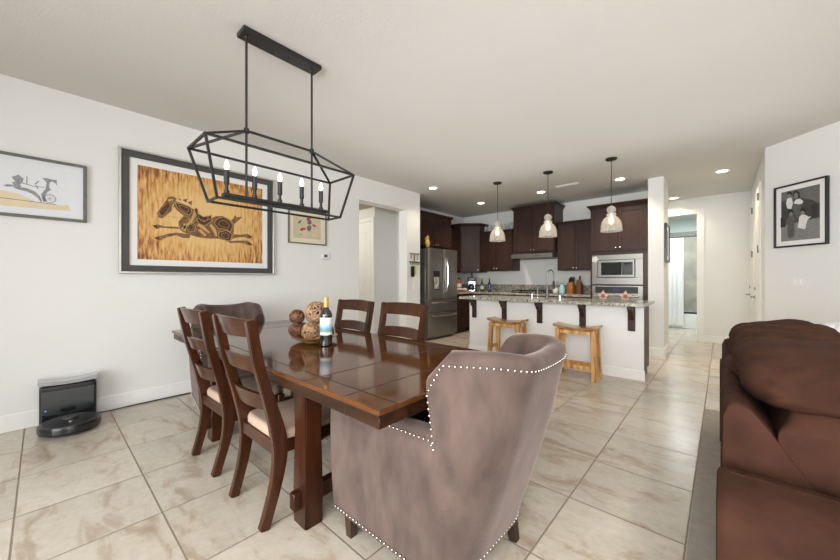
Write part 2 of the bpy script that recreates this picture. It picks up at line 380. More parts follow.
HORSE_DARK= [[(-0.119, 0.105), (-0.09, 0.11), (-0.081, 0.054), (-0.04, 0.028), (0.01, 0.043), (0.036, 0.062), (0.036, -0.006), (-0.023, -0.058), (-0.073, -0.049), (-0.106, 0.013)], [(-0.285, 0.133), (-0.224, 0.131), (-0.162, 0.111), (-0.146, 0.063), (-0.17, 0.032), (-0.217, 0.053), (-0.263, 0.082)], [(0.097, 0.021), (0.159, 0.05), (0.22, 0.018), (0.251, -0.029), (0.223, -0.102), (0.177, -0.077), (0.115, -0.075), (0.071, -0.031)], [(-0.186, -0.063), (-0.146, -0.043), (-0.114, -0.082), (-0.122, -0.13), (-0.162, -0.143), (-0.189, -0.109)], [(0.115, -0.124), (0.187, -0.096), (0.242, -0.131), (0.223, -0.203), (0.168, -0.198), (0.115, -0.173)], [(-0.417, 0.023), (-0.374, 0.091), (-0.345, 0.132), (-0.334, 0.098), (-0.366, 0.03), (-0.395, -0.009)], [(-0.472, -0.119), (-0.438, -0.108), (-0.431, -0.142)], [(-0.459, -0.236), (-0.424, -0.222), (-0.417, -0.253)], [(0.419, -0.117), (0.464, -0.14), (0.425, -0.16)], [(0.419, -0.196), (0.474, -0.234), (0.423, -0.233)]]
HORSE_LIGHT= [[(-0.349, 0.158), (-0.3, 0.176), (-0.308, 0.156), (-0.345, 0.139)], [(-0.308, 0.12), (-0.296, 0.122), (-0.308, 0.052), (-0.322, 0.042)], [(-0.122, 0.086), (-0.103, 0.042), (-0.138, -0.038), (-0.217, -0.131), (-0.24, -0.124), (-0.154, -0.022)], [(-0.081, -0.05), (-0.023, -0.081), (0.027, -0.133), (0.01, -0.144), (-0.057, -0.094), (-0.098, -0.071)], [(-0.065, -0.105), (-0.007, -0.165), (-0.023, -0.18), (-0.09, -0.117)], [(0.036, -0.035), (0.079, -0.088), (0.097, -0.165), (0.079, -0.17), (0.053, -0.111), (0.019, -0.057)], [(-0.359, -0.01), (-0.293, -0.007), (-0.217, 0.003), (-0.293, -0.018)], [(-0.217, -0.067), (-0.198, -0.064), (-0.198, -0.147), (-0.217, -0.14)]]
CHARIOT= [[(0.017, -0.016), (0.037, 0.0), (0.069, -0.002), (0.061, 0.018), (0.077, 0.03), (0.065, 0.046), (0.057, 0.06), (0.081, 0.073), (0.091, 0.087), (0.106, 0.071), (0.12, 0.058), (0.114, 0.03), (0.101, 0.01), (0.11, -0.01), (0.139, -0.014), (0.177, -0.03), (0.202, -0.059), (0.217, -0.097), (0.211, -0.115), (0.194, -0.081), (0.164, -0.053), (0.134, -0.038), (0.101, -0.034), (0.077, -0.028), (0.065, -0.014), (0.037, -0.022)], [(0.216, 0.087), (0.237, 0.091), (0.269, 0.086), (0.298, 0.086), (0.3, 0.038), (0.291, 0.058), (0.273, 0.07), (0.26, 0.06), (0.255, 0.022), (0.267, -0.002), (0.251, -0.018), (0.233, -0.053), (0.242, -0.099), (0.224, -0.109), (0.211, -0.051), (0.224, -0.022), (0.237, 0.006), (0.242, 0.054), (0.229, 0.073)], [(0.134, 0.082), (0.14, 0.083), (0.139, 0.024), (0.132, 0.024)], [(0.177, 0.032), (0.198, 0.064), (0.202, 0.056), (0.183, 0.026), (0.198, -0.002), (0.194, -0.01)], [(0.11, 0.028), (0.172, 0.012), (0.233, 0.016), (0.233, 0.01), (0.172, 0.006), (0.11, 0.02)]]
CH_LINE= [[(0.002, -0.109), (0.296, -0.115), (0.296, -0.121), (0.002, -0.115)]]
CH_WASH= [[(0.002, -0.053), (0.097, -0.067), (0.198, -0.121), (0.296, -0.119), (0.365, -0.111), (0.38, -0.157), (0.251, -0.165), (0.002, -0.171)]]
FLORAL_RED= [[(-0.12, -0.066), (-0.094, -0.041), (-0.04, -0.035), (-0.027, -0.055), (-0.067, -0.068), (-0.085, -0.083), (-0.112, -0.081)], [(0.052, 0.021), (0.099, 0.027), (0.122, 0.001), (0.089, -0.013)], [(-0.027, 0.086), (0.015, 0.134), (0.052, 0.122), (0.024, 0.077), (-0.013, 0.063)]]
FLORAL_DARK= [[(-0.013, -0.012), (0.024, 0.009), (0.052, -0.013), (0.033, -0.07), (0.002, -0.077), (-0.022, -0.046)], [(-0.147, 0.021), (-0.12, 0.049), (-0.094, 0.061), (-0.106, 0.026), (-0.138, 0.009)], [(-0.009, 0.064), (0.043, 0.079), (0.057, 0.039), (0.024, 0.013), (-0.009, 0.022)], [(-0.12, -0.126), (-0.099, -0.121), (-0.096, -0.134), (-0.117, -0.139)]]
FLORAL_INNER= [[(-0.211, 0.126), (0.191, 0.147), (0.191, -0.174), (-0.211, -0.181)]]
PHOTO_SKY= [[(-0.184, 0.288), (0.186, 0.288), (0.186, 0.106), (0.021, 0.157), (-0.116, 0.162), (-0.184, 0.159)]]
PHOTO_HILL= [[(-0.184, 0.168), (-0.116, 0.189), (0.021, 0.174), (0.108, 0.136), (0.163, 0.089), (0.186, 0.089), (0.186, -0.075), (-0.184, -0.109)]]
PHOTO_GROUND= [[(-0.184, -0.099), (0.186, -0.066), (0.186, -0.284), (-0.184, -0.28)]]
PHOTO_TREE= [[(0.108, 0.076), (0.142, 0.094), (0.163, 0.064), (0.16, -0.053), (0.108, -0.052)], [(-0.184, -0.007), (-0.14, -0.033), (-0.132, -0.117), (-0.184, -0.118)]]
PHOTO_DRESS= [[(-0.061, 0.164), (-0.031, 0.178), (0.007, 0.172), (0.039, 0.135), (0.036, 0.101), (0.014, 0.093), (0.018, -0.044), (-0.008, -0.066), (-0.069, 0.044), (-0.069, 0.115)]]
PHOTO_WHITE= [[(-0.119, 0.19), (-0.1, 0.213), (-0.069, 0.196), (-0.061, 0.131), (-0.077, 0.072), (-0.116, 0.089), (-0.127, 0.146)], [(-0.001, -0.032), (0.021, -0.006), (0.053, -0.016), (0.086, -0.043), (0.108, -0.043), (0.072, -0.08), (0.053, -0.172), (-0.016, -0.144), (-0.005, -0.075)], [(-0.031, 0.169), (0.007, 0.169), (0.036, 0.136), (0.029, 0.111), (-0.001, 0.109), (-0.054, 0.13)]]
PHOTO_GREY= [[(-0.116, -0.029), (-0.092, -0.002), (-0.054, -0.009), (-0.026, -0.062), (-0.046, -0.068), (-0.046, -0.228), (-0.077, -0.251), (-0.1, -0.248), (-0.116, -0.201), (-0.113, -0.093), (-0.132, -0.08)]]
PHOTO_LEGS= [[(-0.005, -0.154), (0.01, -0.162), (0.01, -0.262), (-0.005, -0.26)], [(0.027, -0.164), (0.045, -0.167), (0.039, -0.265), (0.024, -0.264)]]
PHOTO_SKIN= [[(-0.113, 0.243), (-0.096, 0.251), (-0.078, 0.236), (-0.078, 0.207), (-0.096, 0.197), (-0.111, 0.215)], [(-0.051, 0.236), (-0.031, 0.245), (-0.011, 0.226), (-0.014, 0.188), (-0.031, 0.174), (-0.048, 0.196)], [(-0.097, 0.031), (-0.077, 0.042), (-0.058, 0.024), (-0.061, -0.003), (-0.078, -0.012), (-0.094, 0.004)], [(0.015, 0.027), (0.033, 0.037), (0.05, 0.019), (0.048, -0.004), (0.033, -0.012), (0.018, 0.001)]]
PHOTO_HAIR= [[(-0.119, 0.235), (-0.116, 0.267), (-0.092, 0.277), (-0.069, 0.255), (-0.069, 0.223), (-0.078, 0.236), (-0.096, 0.251), (-0.113, 0.241)], [(-0.061, 0.212), (-0.06, 0.253), (-0.031, 0.272), (0.001, 0.241), (0.007, 0.178), (-0.008, 0.181), (-0.011, 0.226), (-0.031, 0.245), (-0.051, 0.232), (-0.054, 0.201)], [(-0.103, 0.029), (-0.1, 0.057), (-0.077, 0.067), (-0.054, 0.048), (-0.052, 0.019), (-0.06, 0.027), (-0.077, 0.042), (-0.097, 0.031)], [(0.007, 0.018), (0.01, 0.052), (0.033, 0.063), (0.056, 0.043), (0.059, 0.007), (0.048, 0.02), (0.033, 0.035), (0.015, 0.027)]]
# ------------------------------------------------------------------ room shell
CZ = 2.77; WX = -4.15
struct('floor', G().b2((-7, -3.0, -.1), (4.6, 12, 0)), M['tile'])
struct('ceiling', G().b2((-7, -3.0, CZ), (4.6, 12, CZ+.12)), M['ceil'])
g = G()
g.b2((WX-.2, -2.8, 0), (WX, 3.241, CZ)); g.b2((WX-.2, 3.241, 2.415), (WX, 4.30, CZ)); g.b2((WX-.2, 4.30, 0), (WX, 4.645, CZ))
g.b2((-4.93, 4.605, 0), (WX-.2, 4.645, CZ))
struct('wall_left', g, M['wall'])
g = G()  # side hall seen through the opening
g.b2((-6.6, 4.07, 0), (-4.75, 4.17, 2.52)); g.b2((-4.85, 4.17, 0), (-4.75, 4.605, 2.52)); g.b2((-6.6, 2.0, 0), (-6.5, 4.07, 2.52)); g.b2((-6.6, 1.9, 0), (WX-.2, 2.0, 2.52))
struct('wall_side_hall', g, M['hallwall'])
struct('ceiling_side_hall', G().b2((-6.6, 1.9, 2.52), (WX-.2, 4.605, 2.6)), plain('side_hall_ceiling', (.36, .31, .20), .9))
struct('wall_kitchen_left', G().b2((-5.03, 4.645, 0), (-4.93, 7.3, CZ)), M['wall'])
struct('wall_kitchen_back', G().b2((-4.93, 7.2, 0), (-.9, 7.3, CZ)), M['wall'])
struct('wall_pillar', G().b2((-.865, 6.34, 0), (-.665, 6.93, CZ)), M['wall'])
struct('wall_hall_left', G().b2((-3.0, 7.3, 0), (-2.9, 8.4, CZ)), M['wall'])
g = G(); g.b2((-.345, 8.4, 0), (.50, 8.52, CZ)); g.b2((-1.25, 8.4, 2.46), (-.345, 8.52, CZ)); g.b2((-3.0, 8.4, 0), (-1.25, 8.52, CZ))
struct('wall_hall_end', g, M['wall'])
# door wall: openings are closed by the doors themselves
struct('wall_hall_right', G().b2((.386, 5.805, 0), (.50, 8.4, CZ)), M['wall'])
g = G(); a, b_ = Vector((.386, 5.805)), Vector((4.3, 1.891)); nrm = Vector((.0707, .0707))
g.loops([[(a.x, a.y, 0), (b_.x, b_.y, 0), (b_.x+nrm.x, b_.y+nrm.y, 0), (a.x+nrm.x, a.y+nrm.y, 0)], [(a.x, a.y, CZ), (b_.x, b_.y, CZ), (b_.x+nrm.x, b_.y+nrm.y, CZ), (a.x+nrm.x, a.y+nrm.y, CZ)]])
struct('wall_diagonal', g, M['wall'])
# walls behind the viewer with a wide window and a patio door
def wall_with_hole(name, axis, at, th, lo, hi, h0, h1, z0, z1):
    g = G()
    def bb(a, b, za, zb):
        if axis == 'y': g.b2((a, at, za), (b, at+th, zb))
        else: g.b2((at, a, za), (at+th, b, zb))
    bb(lo, h0, 0, CZ); bb(h1, hi, 0, CZ); bb(h0, h1, z1, CZ)
    if z0 > 0: bb(h0, h1, 0, z0)
    return struct(name, g, M['wall'])
wall_with_hole('wall_back', 'y', -2.8, .15, WX-.2, 4.4, -2.6, 2.9, .0, 2.35)
wall_with_hole('wall_right', 'x', 4.3, .12, -2.8, 1.95, -1.8, 1.2, .75, 2.3)
def window(name, x0, x1, z0, z1, n, loc, rz):
    t = bpy.data.objects.new(name, None); COL.objects.link(t); t.location = loc; t.rotation_euler = (0, 0, rz); t['kind'] = 'structure'
    g = G(); w = .05
    g.b2((x0, -.04, z0), (x1, .04, z0+w)); g.b2((x0, -.04, z1-w), (x1, .04, z1))
    for i in range(n+1):
        x = x0+(x1-x0-w)*i/n; g.b2((x, -.04, z0), (x+w, .04, z1))
    f = obj('window_frame', g, M['trim'], t); f['kind'] = 'structure'
    f = obj('window_glass', G().b2((x0+.03, -.004, z0+.03), (x1-.03, .004, z1-.03)), M['pane'], t); f['kind'] = 'structure'
window('window_1', -2.75, 2.75, .0, 2.35, 3, (.15, -2.72, 0), 0)
window('window_2', -1.5, 1.5, .75, 2.3, 2, (4.36, -.3, 0), PI/2)
struct('ground', G().b2((-30, -30, -.25), (30, 30, -.101)), M['ground'])
# bathroom beyond the hall
g = G(); g.b2((-2.0, 11.25, 0), (.5, 11.35, 2.32)); g.b2((-.10, 10.40, 0), (-.02, 11.25, 2.32)); g.b2((-1.75, 10.40, 0), (-1.67, 11.25, 2.32))
struct('wall_bath_tiled', g, M['tilebath'])
g = G(); g.b2((-2.0, 11.24, 2.32), (.5, 11.35, 2.44)); struct('trim_bath_tile_band', g, M['tileband'])
g = G(); g.b2((-2.0, 11.25, 2.44), (.5, 11.35, CZ)); g.b2((-2.1, 8.52, 0), (-2.0, 11.35, CZ)); g.b2((.5, 8.52, 0), (.6, 11.35, CZ))
struct('wall_bath', g, M['bathwall'])
# baseboards
def board(name, segs, h=.13, th=.015):
    g = G()
    for (x0, y0), (x1, y1) in segs:
        d = Vector((x1-x0, y1-y0)); n = Vector((d.y, -d.x)).normalized()*th
        p = [(x0, y0), (x1, y1), (x1+n.x, y1+n.y), (x0+n.x, y0+n.y)]; q = [(x0, y0), (x1, y1), (x1+n.x*.5, y1+n.y*.5), (x0+n.x*.5, y0+n.y*.5)]
        g.loops([[(x, y, 0) for x, y in p], [(x, y, h-.012) for x, y in p], [(x, y, h) for x, y in q]])
    return struct(name, g, M['trim'])
board('baseboard_left', [((WX, -2.65), (WX, 3.241)), ((WX, 4.30), (WX, 4.645))])
board('baseboard_pillar', [((-.865, 6.34), (-.665, 6.34)), ((-.665, 6.34), (-.665, 6.93))])
board('baseboard_hall', [((-.255, 8.4), (.386, 8.4))])
board('baseboard_diagonal', [((.386, 5.805), (4.3, 1.891))])
board('baseboard_back', [((-2.6, -2.65), (WX, -2.65)), ((4.3, -2.65), (2.9, -2.65))])
board('baseboard_right', [((4.3, 1.891), (4.3, -2.65))])
# door casing of the bathroom opening
g = G(); g.b2((-.345, 8.385, 0), (-.255, 8.40, 2.55)); g.b2((-1.34, 8.385, 2.46), (-.345, 8.40, 2.55)); g.b2((-1.34, 8.385, 0), (-1.25, 8.40, 2.46)); g.b2((-.36, 8.385, 0), (-.345, 8.52, 2.46))
struct('trim_bath_doorway', g, M['trim'])

# ------------------------------------------------------------------ doors
def door(name, w, h, loc, rz, hinge, casing=.08, steps=2, handle=True, outer=(1, 1)):
    t = bpy.data.objects.new(name, None); COL.objects.link(t); t.location = loc; t.rotation_euler = (0, 0, rz); t['kind'] = 'structure'
    g = G()
    g.b2((-w/2, -.02, .01), (w/2, .0, h))
    # two sunk panels outlined by raised moulding
    for z0, z1 in ((.22, .95), (1.10, h-.18)):
        x0, x1 = -w/2+.13, w/2-.13
        for lo, hi in (((x0, z0), (x1, z0+.025)), ((x0, z1-.025), (x1, z1)), ((x0, z0), (x0+.025, z1)), ((x1-.025, z0), (x1, z1))):
            g.b2((lo[0], -.026, lo[1]), (hi[0], -.02, hi[1]), .003, 1)
        g.b2((x0+.06, -.025, z0+.06), (x1-.06, -.02, z1-.06), .004, 1)
    d = obj('door_leaf', g, M['trim'], t); d['kind'] = 'structure'
    g = G()
    if outer[0]: g.b2((-w/2-casing, -.022, 0), (-w/2-.005, 0, h+casing), .004, 1)
    if outer[1]: g.b2((w/2+.005, -.022, 0), (w/2+casing, 0, h+casing), .004, 1)
    g.b2((-w/2-.005, -.022, h+.005), (w/2+.005, 0, h+casing), .004, 1)
    c = obj('door_casing', g, M['trim'], t); c['kind'] = 'structure'
    s = -1 if hinge == 'l' else 1
    for z in (.25, h*.5+.4, h-.1):
        hg = obj('hinge', G().b2((s*w/2-.018, -.032, z-.045), (s*w/2+.018, -.018, z+.045), .003, 1).tube([(s*w/2, -.034, z-.05), (s*w/2, -.034, z+.05)], .007, 8), M['steel'], t); hg['kind'] = 'structure'
    if handle:
        x = -s*(w/2-.06); g = G().lathe([(.028, 0), (.028, .008), (.011, .01), (.010, .05)], (x, -.02, .93), 14, axis='y')
        g.tube([(x, -.072, .93), (x+s*.05, -.073, .93), (x+s*.11, -.068, .928)], .009, 8); g.lathe([(.024, 0), (.022, .012)], (x, -.02, 1.06), 14, axis='y')
        hd = obj('door_handle', g, M['steel'], t); hd['kind'] = 'structure'
    return t
door('door_1', .76, 2.26, (-5.22, 4.07, 0), 0, 'l', handle=False)
door('door_2', .76, 2.38, (.386, 6.68, 0), -PI/2, 'r')
door('door_3', .76, 2.38, (.386, 7.90, 0), -PI/2, 'r')

# ------------------------------------------------------------------ lights in the ceiling
cans = [((-3.725, 4.506), 'recessed ceiling light nearest the end of the picture wall'), ((-3.711, 6.044), 'recessed ceiling light over the corner kitchen cabinet, left of the pendants'),
        ((-2.439, 6.011), 'recessed ceiling light in front of the tall hood cabinet'), ((-1.197, 6.066), 'recessed ceiling light above the microwave and oven tower'),
        ((0.0, 6.612), 'recessed ceiling light in the hall near the panel doors'), ((-.694, 8.169), 'recessed ceiling light before the bathroom doorway')]
first = None
for (x, y), lb in cans:
    if first is None:
        first = thing('recessed_light', lb, 'ceiling light', (x, y, CZ), 0, 'recessed ceiling lights')
        obj('trim_ring', G().lathe([(.062, -.004), (.085, -.009), (.092, -.004), (.092, 0), (.062, 0)], n=28, cap=False), M['white'], first)
        obj('lens', G().lathe([(.0005, -.006), (.062, -.006), (.062, -.001), (.0005, -.001)], n=28), M['canlight'], first)
    else: dup(first, (x, y, CZ), 0, lb)
# air vent
t = thing('ceiling_vent', 'long white ceiling air vent above the kitchen island', 'vent', (-1.93, 5.85, CZ))
g = G()
for y in (-.045, .045): g.box((0, y, -.004), (.38, .015, .008), None, .002, 1)
for x in (-.185, .185): g.box((x, 0, -.004), (.015, .09, .008), None, .002, 1)
obj('vent_frame', g, M['white'], t)
g = G()
for k in range(5): g.box((0, -.03+.015*k, -.004), (.36, .010, .002), (R(35), 0, 0))
obj('louver', g, M['white'], t)

# ------------------------------------------------------------------ pictures
def picture(label, cat, loc, rz, w, h, bands, depth=.03, extra=None, name='framed_picture'):
    """bands: list of (part, width, material, depth from the wall) from the outside in; the last one fills"""
    t = thing(name, label, cat, loc, rz)
    x, z = w/2, h/2
    for part, bw, mat, d in bands:
        g = G()
        if bw is None:
            g.b2((-x, -d, -z), (x, 0, z)); o = obj(part, g, mat, t)
        else:
            g.b2((-x, -d, -z), (x, 0, -z+bw), .002, 1); g.b2((-x, -d, z-bw), (x, 0, z), .002, 1); g.b2((-x, -d, -z+bw), (-x+bw, 0, z-bw), .002, 1); g.b2((x-bw, -d, -z+bw), (x, 0, z-bw), .002, 1)
            o = obj(part, g, mat, t); x -= bw; z -= bw
    return t, o
def artwork(name, layers, parent, y0):
    g = G(); mats = []
    for i, (polys, mat) in enumerate(layers):
        g.mi = i; mats.append(mat)
        for p in polys: g.flat(p, y0-.0006*(i+1))
    return obj(name, g, mats, parent, 0)
def disc(c, r, n=24): return [(c[0]+r*math.cos(2*PI*i/n), c[1]+r*math.sin(2*PI*i/n)) for i in range(n)]
t, o = picture('large framed amber print of a galloping horse on the left wall', 'picture', (WX, 1.189, 1.827), PI/2, 1.44, 1.168,
    [('outer_frame', .018, M['silver'], .045), ('inner_frame', .058, M['charcoal'], .032), ('mat', .06, M['paper'], .018), ('print', None, M['amber'], .016)])
def outline(poly, w):
    out = []
    for (x0, z0), (x1, z1) in zip(poly, poly[1:]+poly[:1]):
        d = Vector((x1-x0, z1-z0)); n = Vector((-d.y, d.x)).normalized()*w/2 if d.length > 1e-6 else Vector((w, 0))
        e = d.normalized()*w*.3
        out.append([(x0+n.x-e.x, z0+n.y-e.y), (x1+n.x+e.x, z1+n.y+e.y), (x1-n.x+e.x, z1-n.y+e.y), (x0-n.x-e.x, z0-n.y-e.y)])
    return out
def inset(poly, k):
    cx = sum(p[0] for p in poly)/len(poly); cz = sum(p[1] for p in poly)/len(poly)
    return [(cx+(x-cx)*k, cz+(z-cz)*k) for x, z in poly]
lines = [q for p in HORSE_DARK[:5] for q in outline(inset(p, 1.08), .0045)]+[q for p in HORSE_BODY[:2] for q in outline(inset(p, .985), .0035)]+[q for p in HORSE_DARK[:5] for q in outline(inset(p, .62), .003)]
artwork('horse', [(HORSE_BODY, M['horse']), (HORSE_DARK, M['horsedark']), (HORSE_LIGHT, M['horselight']), (lines, M['horselight'])], o, -.016)
t, o = picture('wide pale framed sketch of a chariot team, left of the horse print', 'picture', (WX, -.215, 1.9255), PI/2, .952, .493,
    [('frame', .022, M['greyframe'], .03), ('print', None, M['sketch'], .015)])
ring = []
wc = (.26, -.075)
for i in range(24):
    a0, a1 = 2*PI*i/24, 2*PI*(i+1)/24
    ring.append([(wc[0]+r*math.cos(q), wc[1]+r*math.sin(q)) for r, q in ((.036, a0), (.036, a1), (.031, a1), (.031, a0))])
for i in range(4):
    q = PI*i/4; dx, dz = math.cos(q), math.sin(q)
    ring.append([(wc[0]+dx*.033-dz*.001, wc[1]+dz*.033+dx*.001), (wc[0]-dx*.033-dz*.001, wc[1]-dz*.033+dx*.001), (wc[0]-dx*.033+dz*.001, wc[1]-dz*.033-dx*.001), (wc[0]+dx*.033+dz*.001, wc[1]+dz*.033-dx*.001)])
mir = [[(-x*1.0-.12, z+.01) for x, z in p] for p in CHARIOT[:1]]
artwork('chariot_drawing', [(CH_WASH+[[(-.35, -.06), (.002, -.053), (.002, -.171), (-.35, -.16)]], M['wash']), (CHARIOT+ring+CH_LINE+[[(-.33, -.10), (.002, -.109), (.002, -.115), (-.33, -.106)]], M['ink'])], o, -.015)
t, o = picture('small framed print with red and plum flowers beside the thermostat', 'picture', (WX, 2.379, 1.91), PI/2, .555, .50,
    [('frame', .014, M['olive'], .025), ('mat', None, M['cream'], .012)])
artwork('flower_print', [(FLORAL_INNER, M['sand']), (FLORAL_DARK, M['plum']), (FLORAL_RED, M['red'])], o, -.012)
s = .3695
t, o = picture('black framed black and white photo of a family on the angled wall', 'picture', (.386+.7071*s, 5.805-.7071*s, 1.90), -PI/4, .495, .70,
    [('frame', .017, M['black'], .035), ('mat', .052, M['paper'], .02), ('print', None, M['p_sky'], .018)])
artwork('family_photo', [(PHOTO_SKY, M['p_sky']), (PHOTO_HILL, M['p_hill']), (PHOTO_GROUND, M['p_ground']), (PHOTO_TREE, M['p_tree']), (PHOTO_DRESS, M['p_dress']), (PHOTO_LEGS, M['p_skin']), (PHOTO_GREY, M['p_grey']), (PHOTO_WHITE, M['p_white']), (PHOTO_SKIN, M['p_skin']), (PHOTO_HAIR, M['p_hair'])], o, -.018)
t, o = picture('dark framed picture seen edge on, on the pillar side by the hall', 'picture', (-.665, 6.60, 1.76), PI/2, .44, .60,
    [('frame', .03, M['black'], .035), ('mat', .07, M['paper'], .02), ('print', None, M['p_ground'], .018)])

# ------------------------------------------------------------------ small wall fittings
t = thing('thermostat', 'small white thermostat with dark display right of the flower print', 'thermostat', (WX, 2.646, 1.509), PI/2)
obj('casing', G().b2((-.062, -.026, -.042), (.062, 0, .042), .012, 3), M['white'], t)
obj('display', G().b2((-.028, -.028, -.012), (.022, -.022, .026), .002, 1), M['charcoal'], t)
def switch(label, loc, rz, n=2):
    t = thing('light_switch', label, 'light switch', loc, rz)
    w = .045*n+.025
    obj('plate', G().b2((-w/2, -.006, -.058), (w/2, 0, .058), .003, 2), M['white'], t)
    for k in range(n):
        obj('rocker', G().box(((k-(n-1)/2)*.046, -.007, 0), (.032, .008, .066), (R(4), 0, 0), .002, 1), M['trim'], t)
switch('white double rocker switch under the family photo', (.386+.7071*.335, 5.805-.7071*.335, 1.158), -PI/4, 2)
switch('white single wall switch under the key rack', (WX, 4.48, 1.06), PI/2, 1)
# key rack beside the opening
t = thing('key_rack', 'dark wire key rack on the wall end beside the fridge', 'key rack', (WX, 4.49, 1.50), PI/2)
g = G().box((0, -.008, .155), (.28, .012, .016), None, .003, 1)
obj('upper_rail', g, M['steeldark'], t)
g = G()
for k in range(6):
    x = -.13+.052*k; g.tube([(x, -.01, .0), (x, -.03, -.01), (x, -.04, -.03), (x, -.03, -.045), (x, -.05, -.035)], .005, 6)
g.box((0, -.006, .008), (.28, .010, .014), None, .003, 1)
obj('hook_rail', g, M['bronze'], t)
for x, l, m, w, lab in ((-.12, .10, 'orange', .03, 'orange key tag hanging at the left of the key rack'), (-.04, .14, 'charcoal', .025, 'dark key fob hanging in the middle of the key rack'), (.05, .12, 'steel', .022, 'steel key hanging right of the dark fob')):
    k = thing('key_tag', lab, 'key', (WX+.036, 4.49+x, 1.66), PI/2, 'keys on the upper rail')
    obj('ring', G().tube([(.012*math.cos(a), 0, -.012+.012*math.sin(a)) for a in [2*PI*i/12 for i in range(12)]], .002, 5, True), M['steel'], k)
    obj('tag', G().b2((-w/2, -.005, -l), (w/2, .003, -.022), .003, 1), M[m], k)
k = thing('hanging_pouch', 'black pouch with a lime strap hanging from the key rack', 'pouch', (WX+.05, 4.42, 1.46), PI/2)
obj('pouch', G().box((-.03, -.004, -.13), (.085, .022, .19), None, .008, 2), M['black'], k)
obj('strap', G().b2((.016, -.022, -.19), (.042, .002, -.01), .003, 1).tube([(.027, 0, -.012), (.02, 0, .005), (.0145, 0, -.03)], .004, 6), M['lime'], k)

# ------------------------------------------------------------------ robot vacuum and its dock
DK = (-4.135, .150)
t = thing('vacuum_dock', 'black self-emptying vacuum dock against the left wall', 'vacuum dock', (DK[0], DK[1], 0), PI/2)
g = G(); g.b2((-.165, -.14, 0), (.165, -.0, .33), .022, 3); obj('tower', g, M['black'], t)
g = G(); g.b2((-.15, -.146, .05), (.15, -.1395, .29), .006, 2); obj('front_panel', g, M['blackglass'], t)
g = G(); g.prism([(-.172+.344*i/12, .004+.022*((i/6-1)**2)) for i in range(13)]+[(.172-.344*i/12, -.022+.012*((i/6-1)**2)) for i in range(13)], lambda u, v, d: (u, d, .355+v), -.15, -.02)
obj('lid', g, M['smoke'], t)
g = G(); g.b2((-.17, -.30, 0), (.17, -.12, .012), .006, 2); obj('ramp', g, M['black'], t)
obj('status_light', G().box((-.13, -.147, .14), (.006, .003, .006)), emis('blue_led', (.15, .2, 1), 2), t)
t = thing('robot_vacuum', 'round black robot vacuum parked at its dock', 'robot vacuum', (DK[0]+.328, DK[1], .0135), PI/2)
obj('body', G().lathe([(.15, 0), (.172, .012), (.175, .03), (.175, .055), (.168, .070), (.15, .076), (.001, .078)], n=40), M['black'], t)
obj('bumper', G().lathe([(.1755, .02), (.178, .024), (.178, .055), (.1755, .06)], n=40, cap=False), M['blackglass'], t)
obj('turret', G().lathe([(.045, .076), (.045, .09), (.04, .095), (.001, .096)], (0, .04, 0), 24), M['charcoal'], t)
obj('button', G().lathe([(.012, .077), (.012, .081), (.001, .082)], (0, -.06, 0), 14), M['silver'], t)
c = obj('power_cord', G().tube([(WX+.03, .30, .01), (WX+.05, .40, .008), (WX+.035, .62, .008), (WX+.03, .9, .008), (WX+.03, 1.25, .008), (WX+.03, 1.6, .008)], .005, 6), M['black'])
tag(c, 'black power cord running along the left baseboard from the dock', 'cord')
# ------------------------------------------------------------------ dining table
TX0, TX1, TY0, TY1, TZ = -3.425, -.822, .722, 1.75, .76
TCX, TCY = (TX0+TX1)/2, (TY0+TY1)/2
t = thing('dining_table', 'long dark brown wooden dining table with trestle legs', 'table', (TCX, TCY, 0))
hx, hy = (TX1-TX0)/2, (TY1-TY0)/2
g = G(); g.b2((-hx, -hy, TZ-.022), (hx, hy, TZ), .006, 2)
top = obj('tabletop', g, M['table'], t)
g = G()
for y in (-hy+.085, hy-.085): g.b2((-hx+.02, y-.0025, TZ-.003), (hx-.0, y+.0025, TZ+.0006))
for x in (-1.02-TCX, -1.30-TCX, -2.94-TCX, -3.22-TCX): g.b2((x-.0025, -hy+.0, TZ-.003), (x+.0025, hy, TZ+.0006))
obj('plank_seam', g, M['seam'], top)
g = G(); i = .012
g.b2((-hx+i, -hy+i, TZ-.072), (hx-i, hy-i, TZ-.022), .004, 1)
obj('apron', g, M['apron'], t)
g = G()
for x in (-1.02-TCX, -3.22-TCX):
    obj('apron_seam', G().b2((x-.003, -hy+i-.001, TZ-.071), (x+.003, -hy+i+.003, TZ-.024)), M['seam'], t)
for lx in (-1.516, -2.817):
    for s in (-1, 1):
        y = (.826+.046-TCY) if s < 0 else hy-.15
        g = G(); rings = []
        for z, k in ((0, 1.0), (.16, 1.0), (.30, .93), (.45, .90), (.58, .96), (.66, 1.08), (TZ-.07, 1.12)):
            a, b = .058*k, .046*(1+(k-1)*.5)
            rings.append([(lx-TCX+u*a, y+v*b, z) for u, v in ((-1, -1), (1, -1), (1, 1), (-1, 1))])
        g.loops(rings)
        bmesh.ops.bevel(g.bm, geom=[e for e in g.bm.edges if abs((e.verts[0].co-e.verts[1].co).normalized().z) > .6], offset=.006, segments=2, affect='EDGES')
        obj('leg', g, M['tabledark'], t)
    obj('crossbeam', G().b2((lx-TCX-.022, -hy+.065, .09), (lx-TCX+.022, hy-.065, .17), .004, 1), M['tabledark'], t)

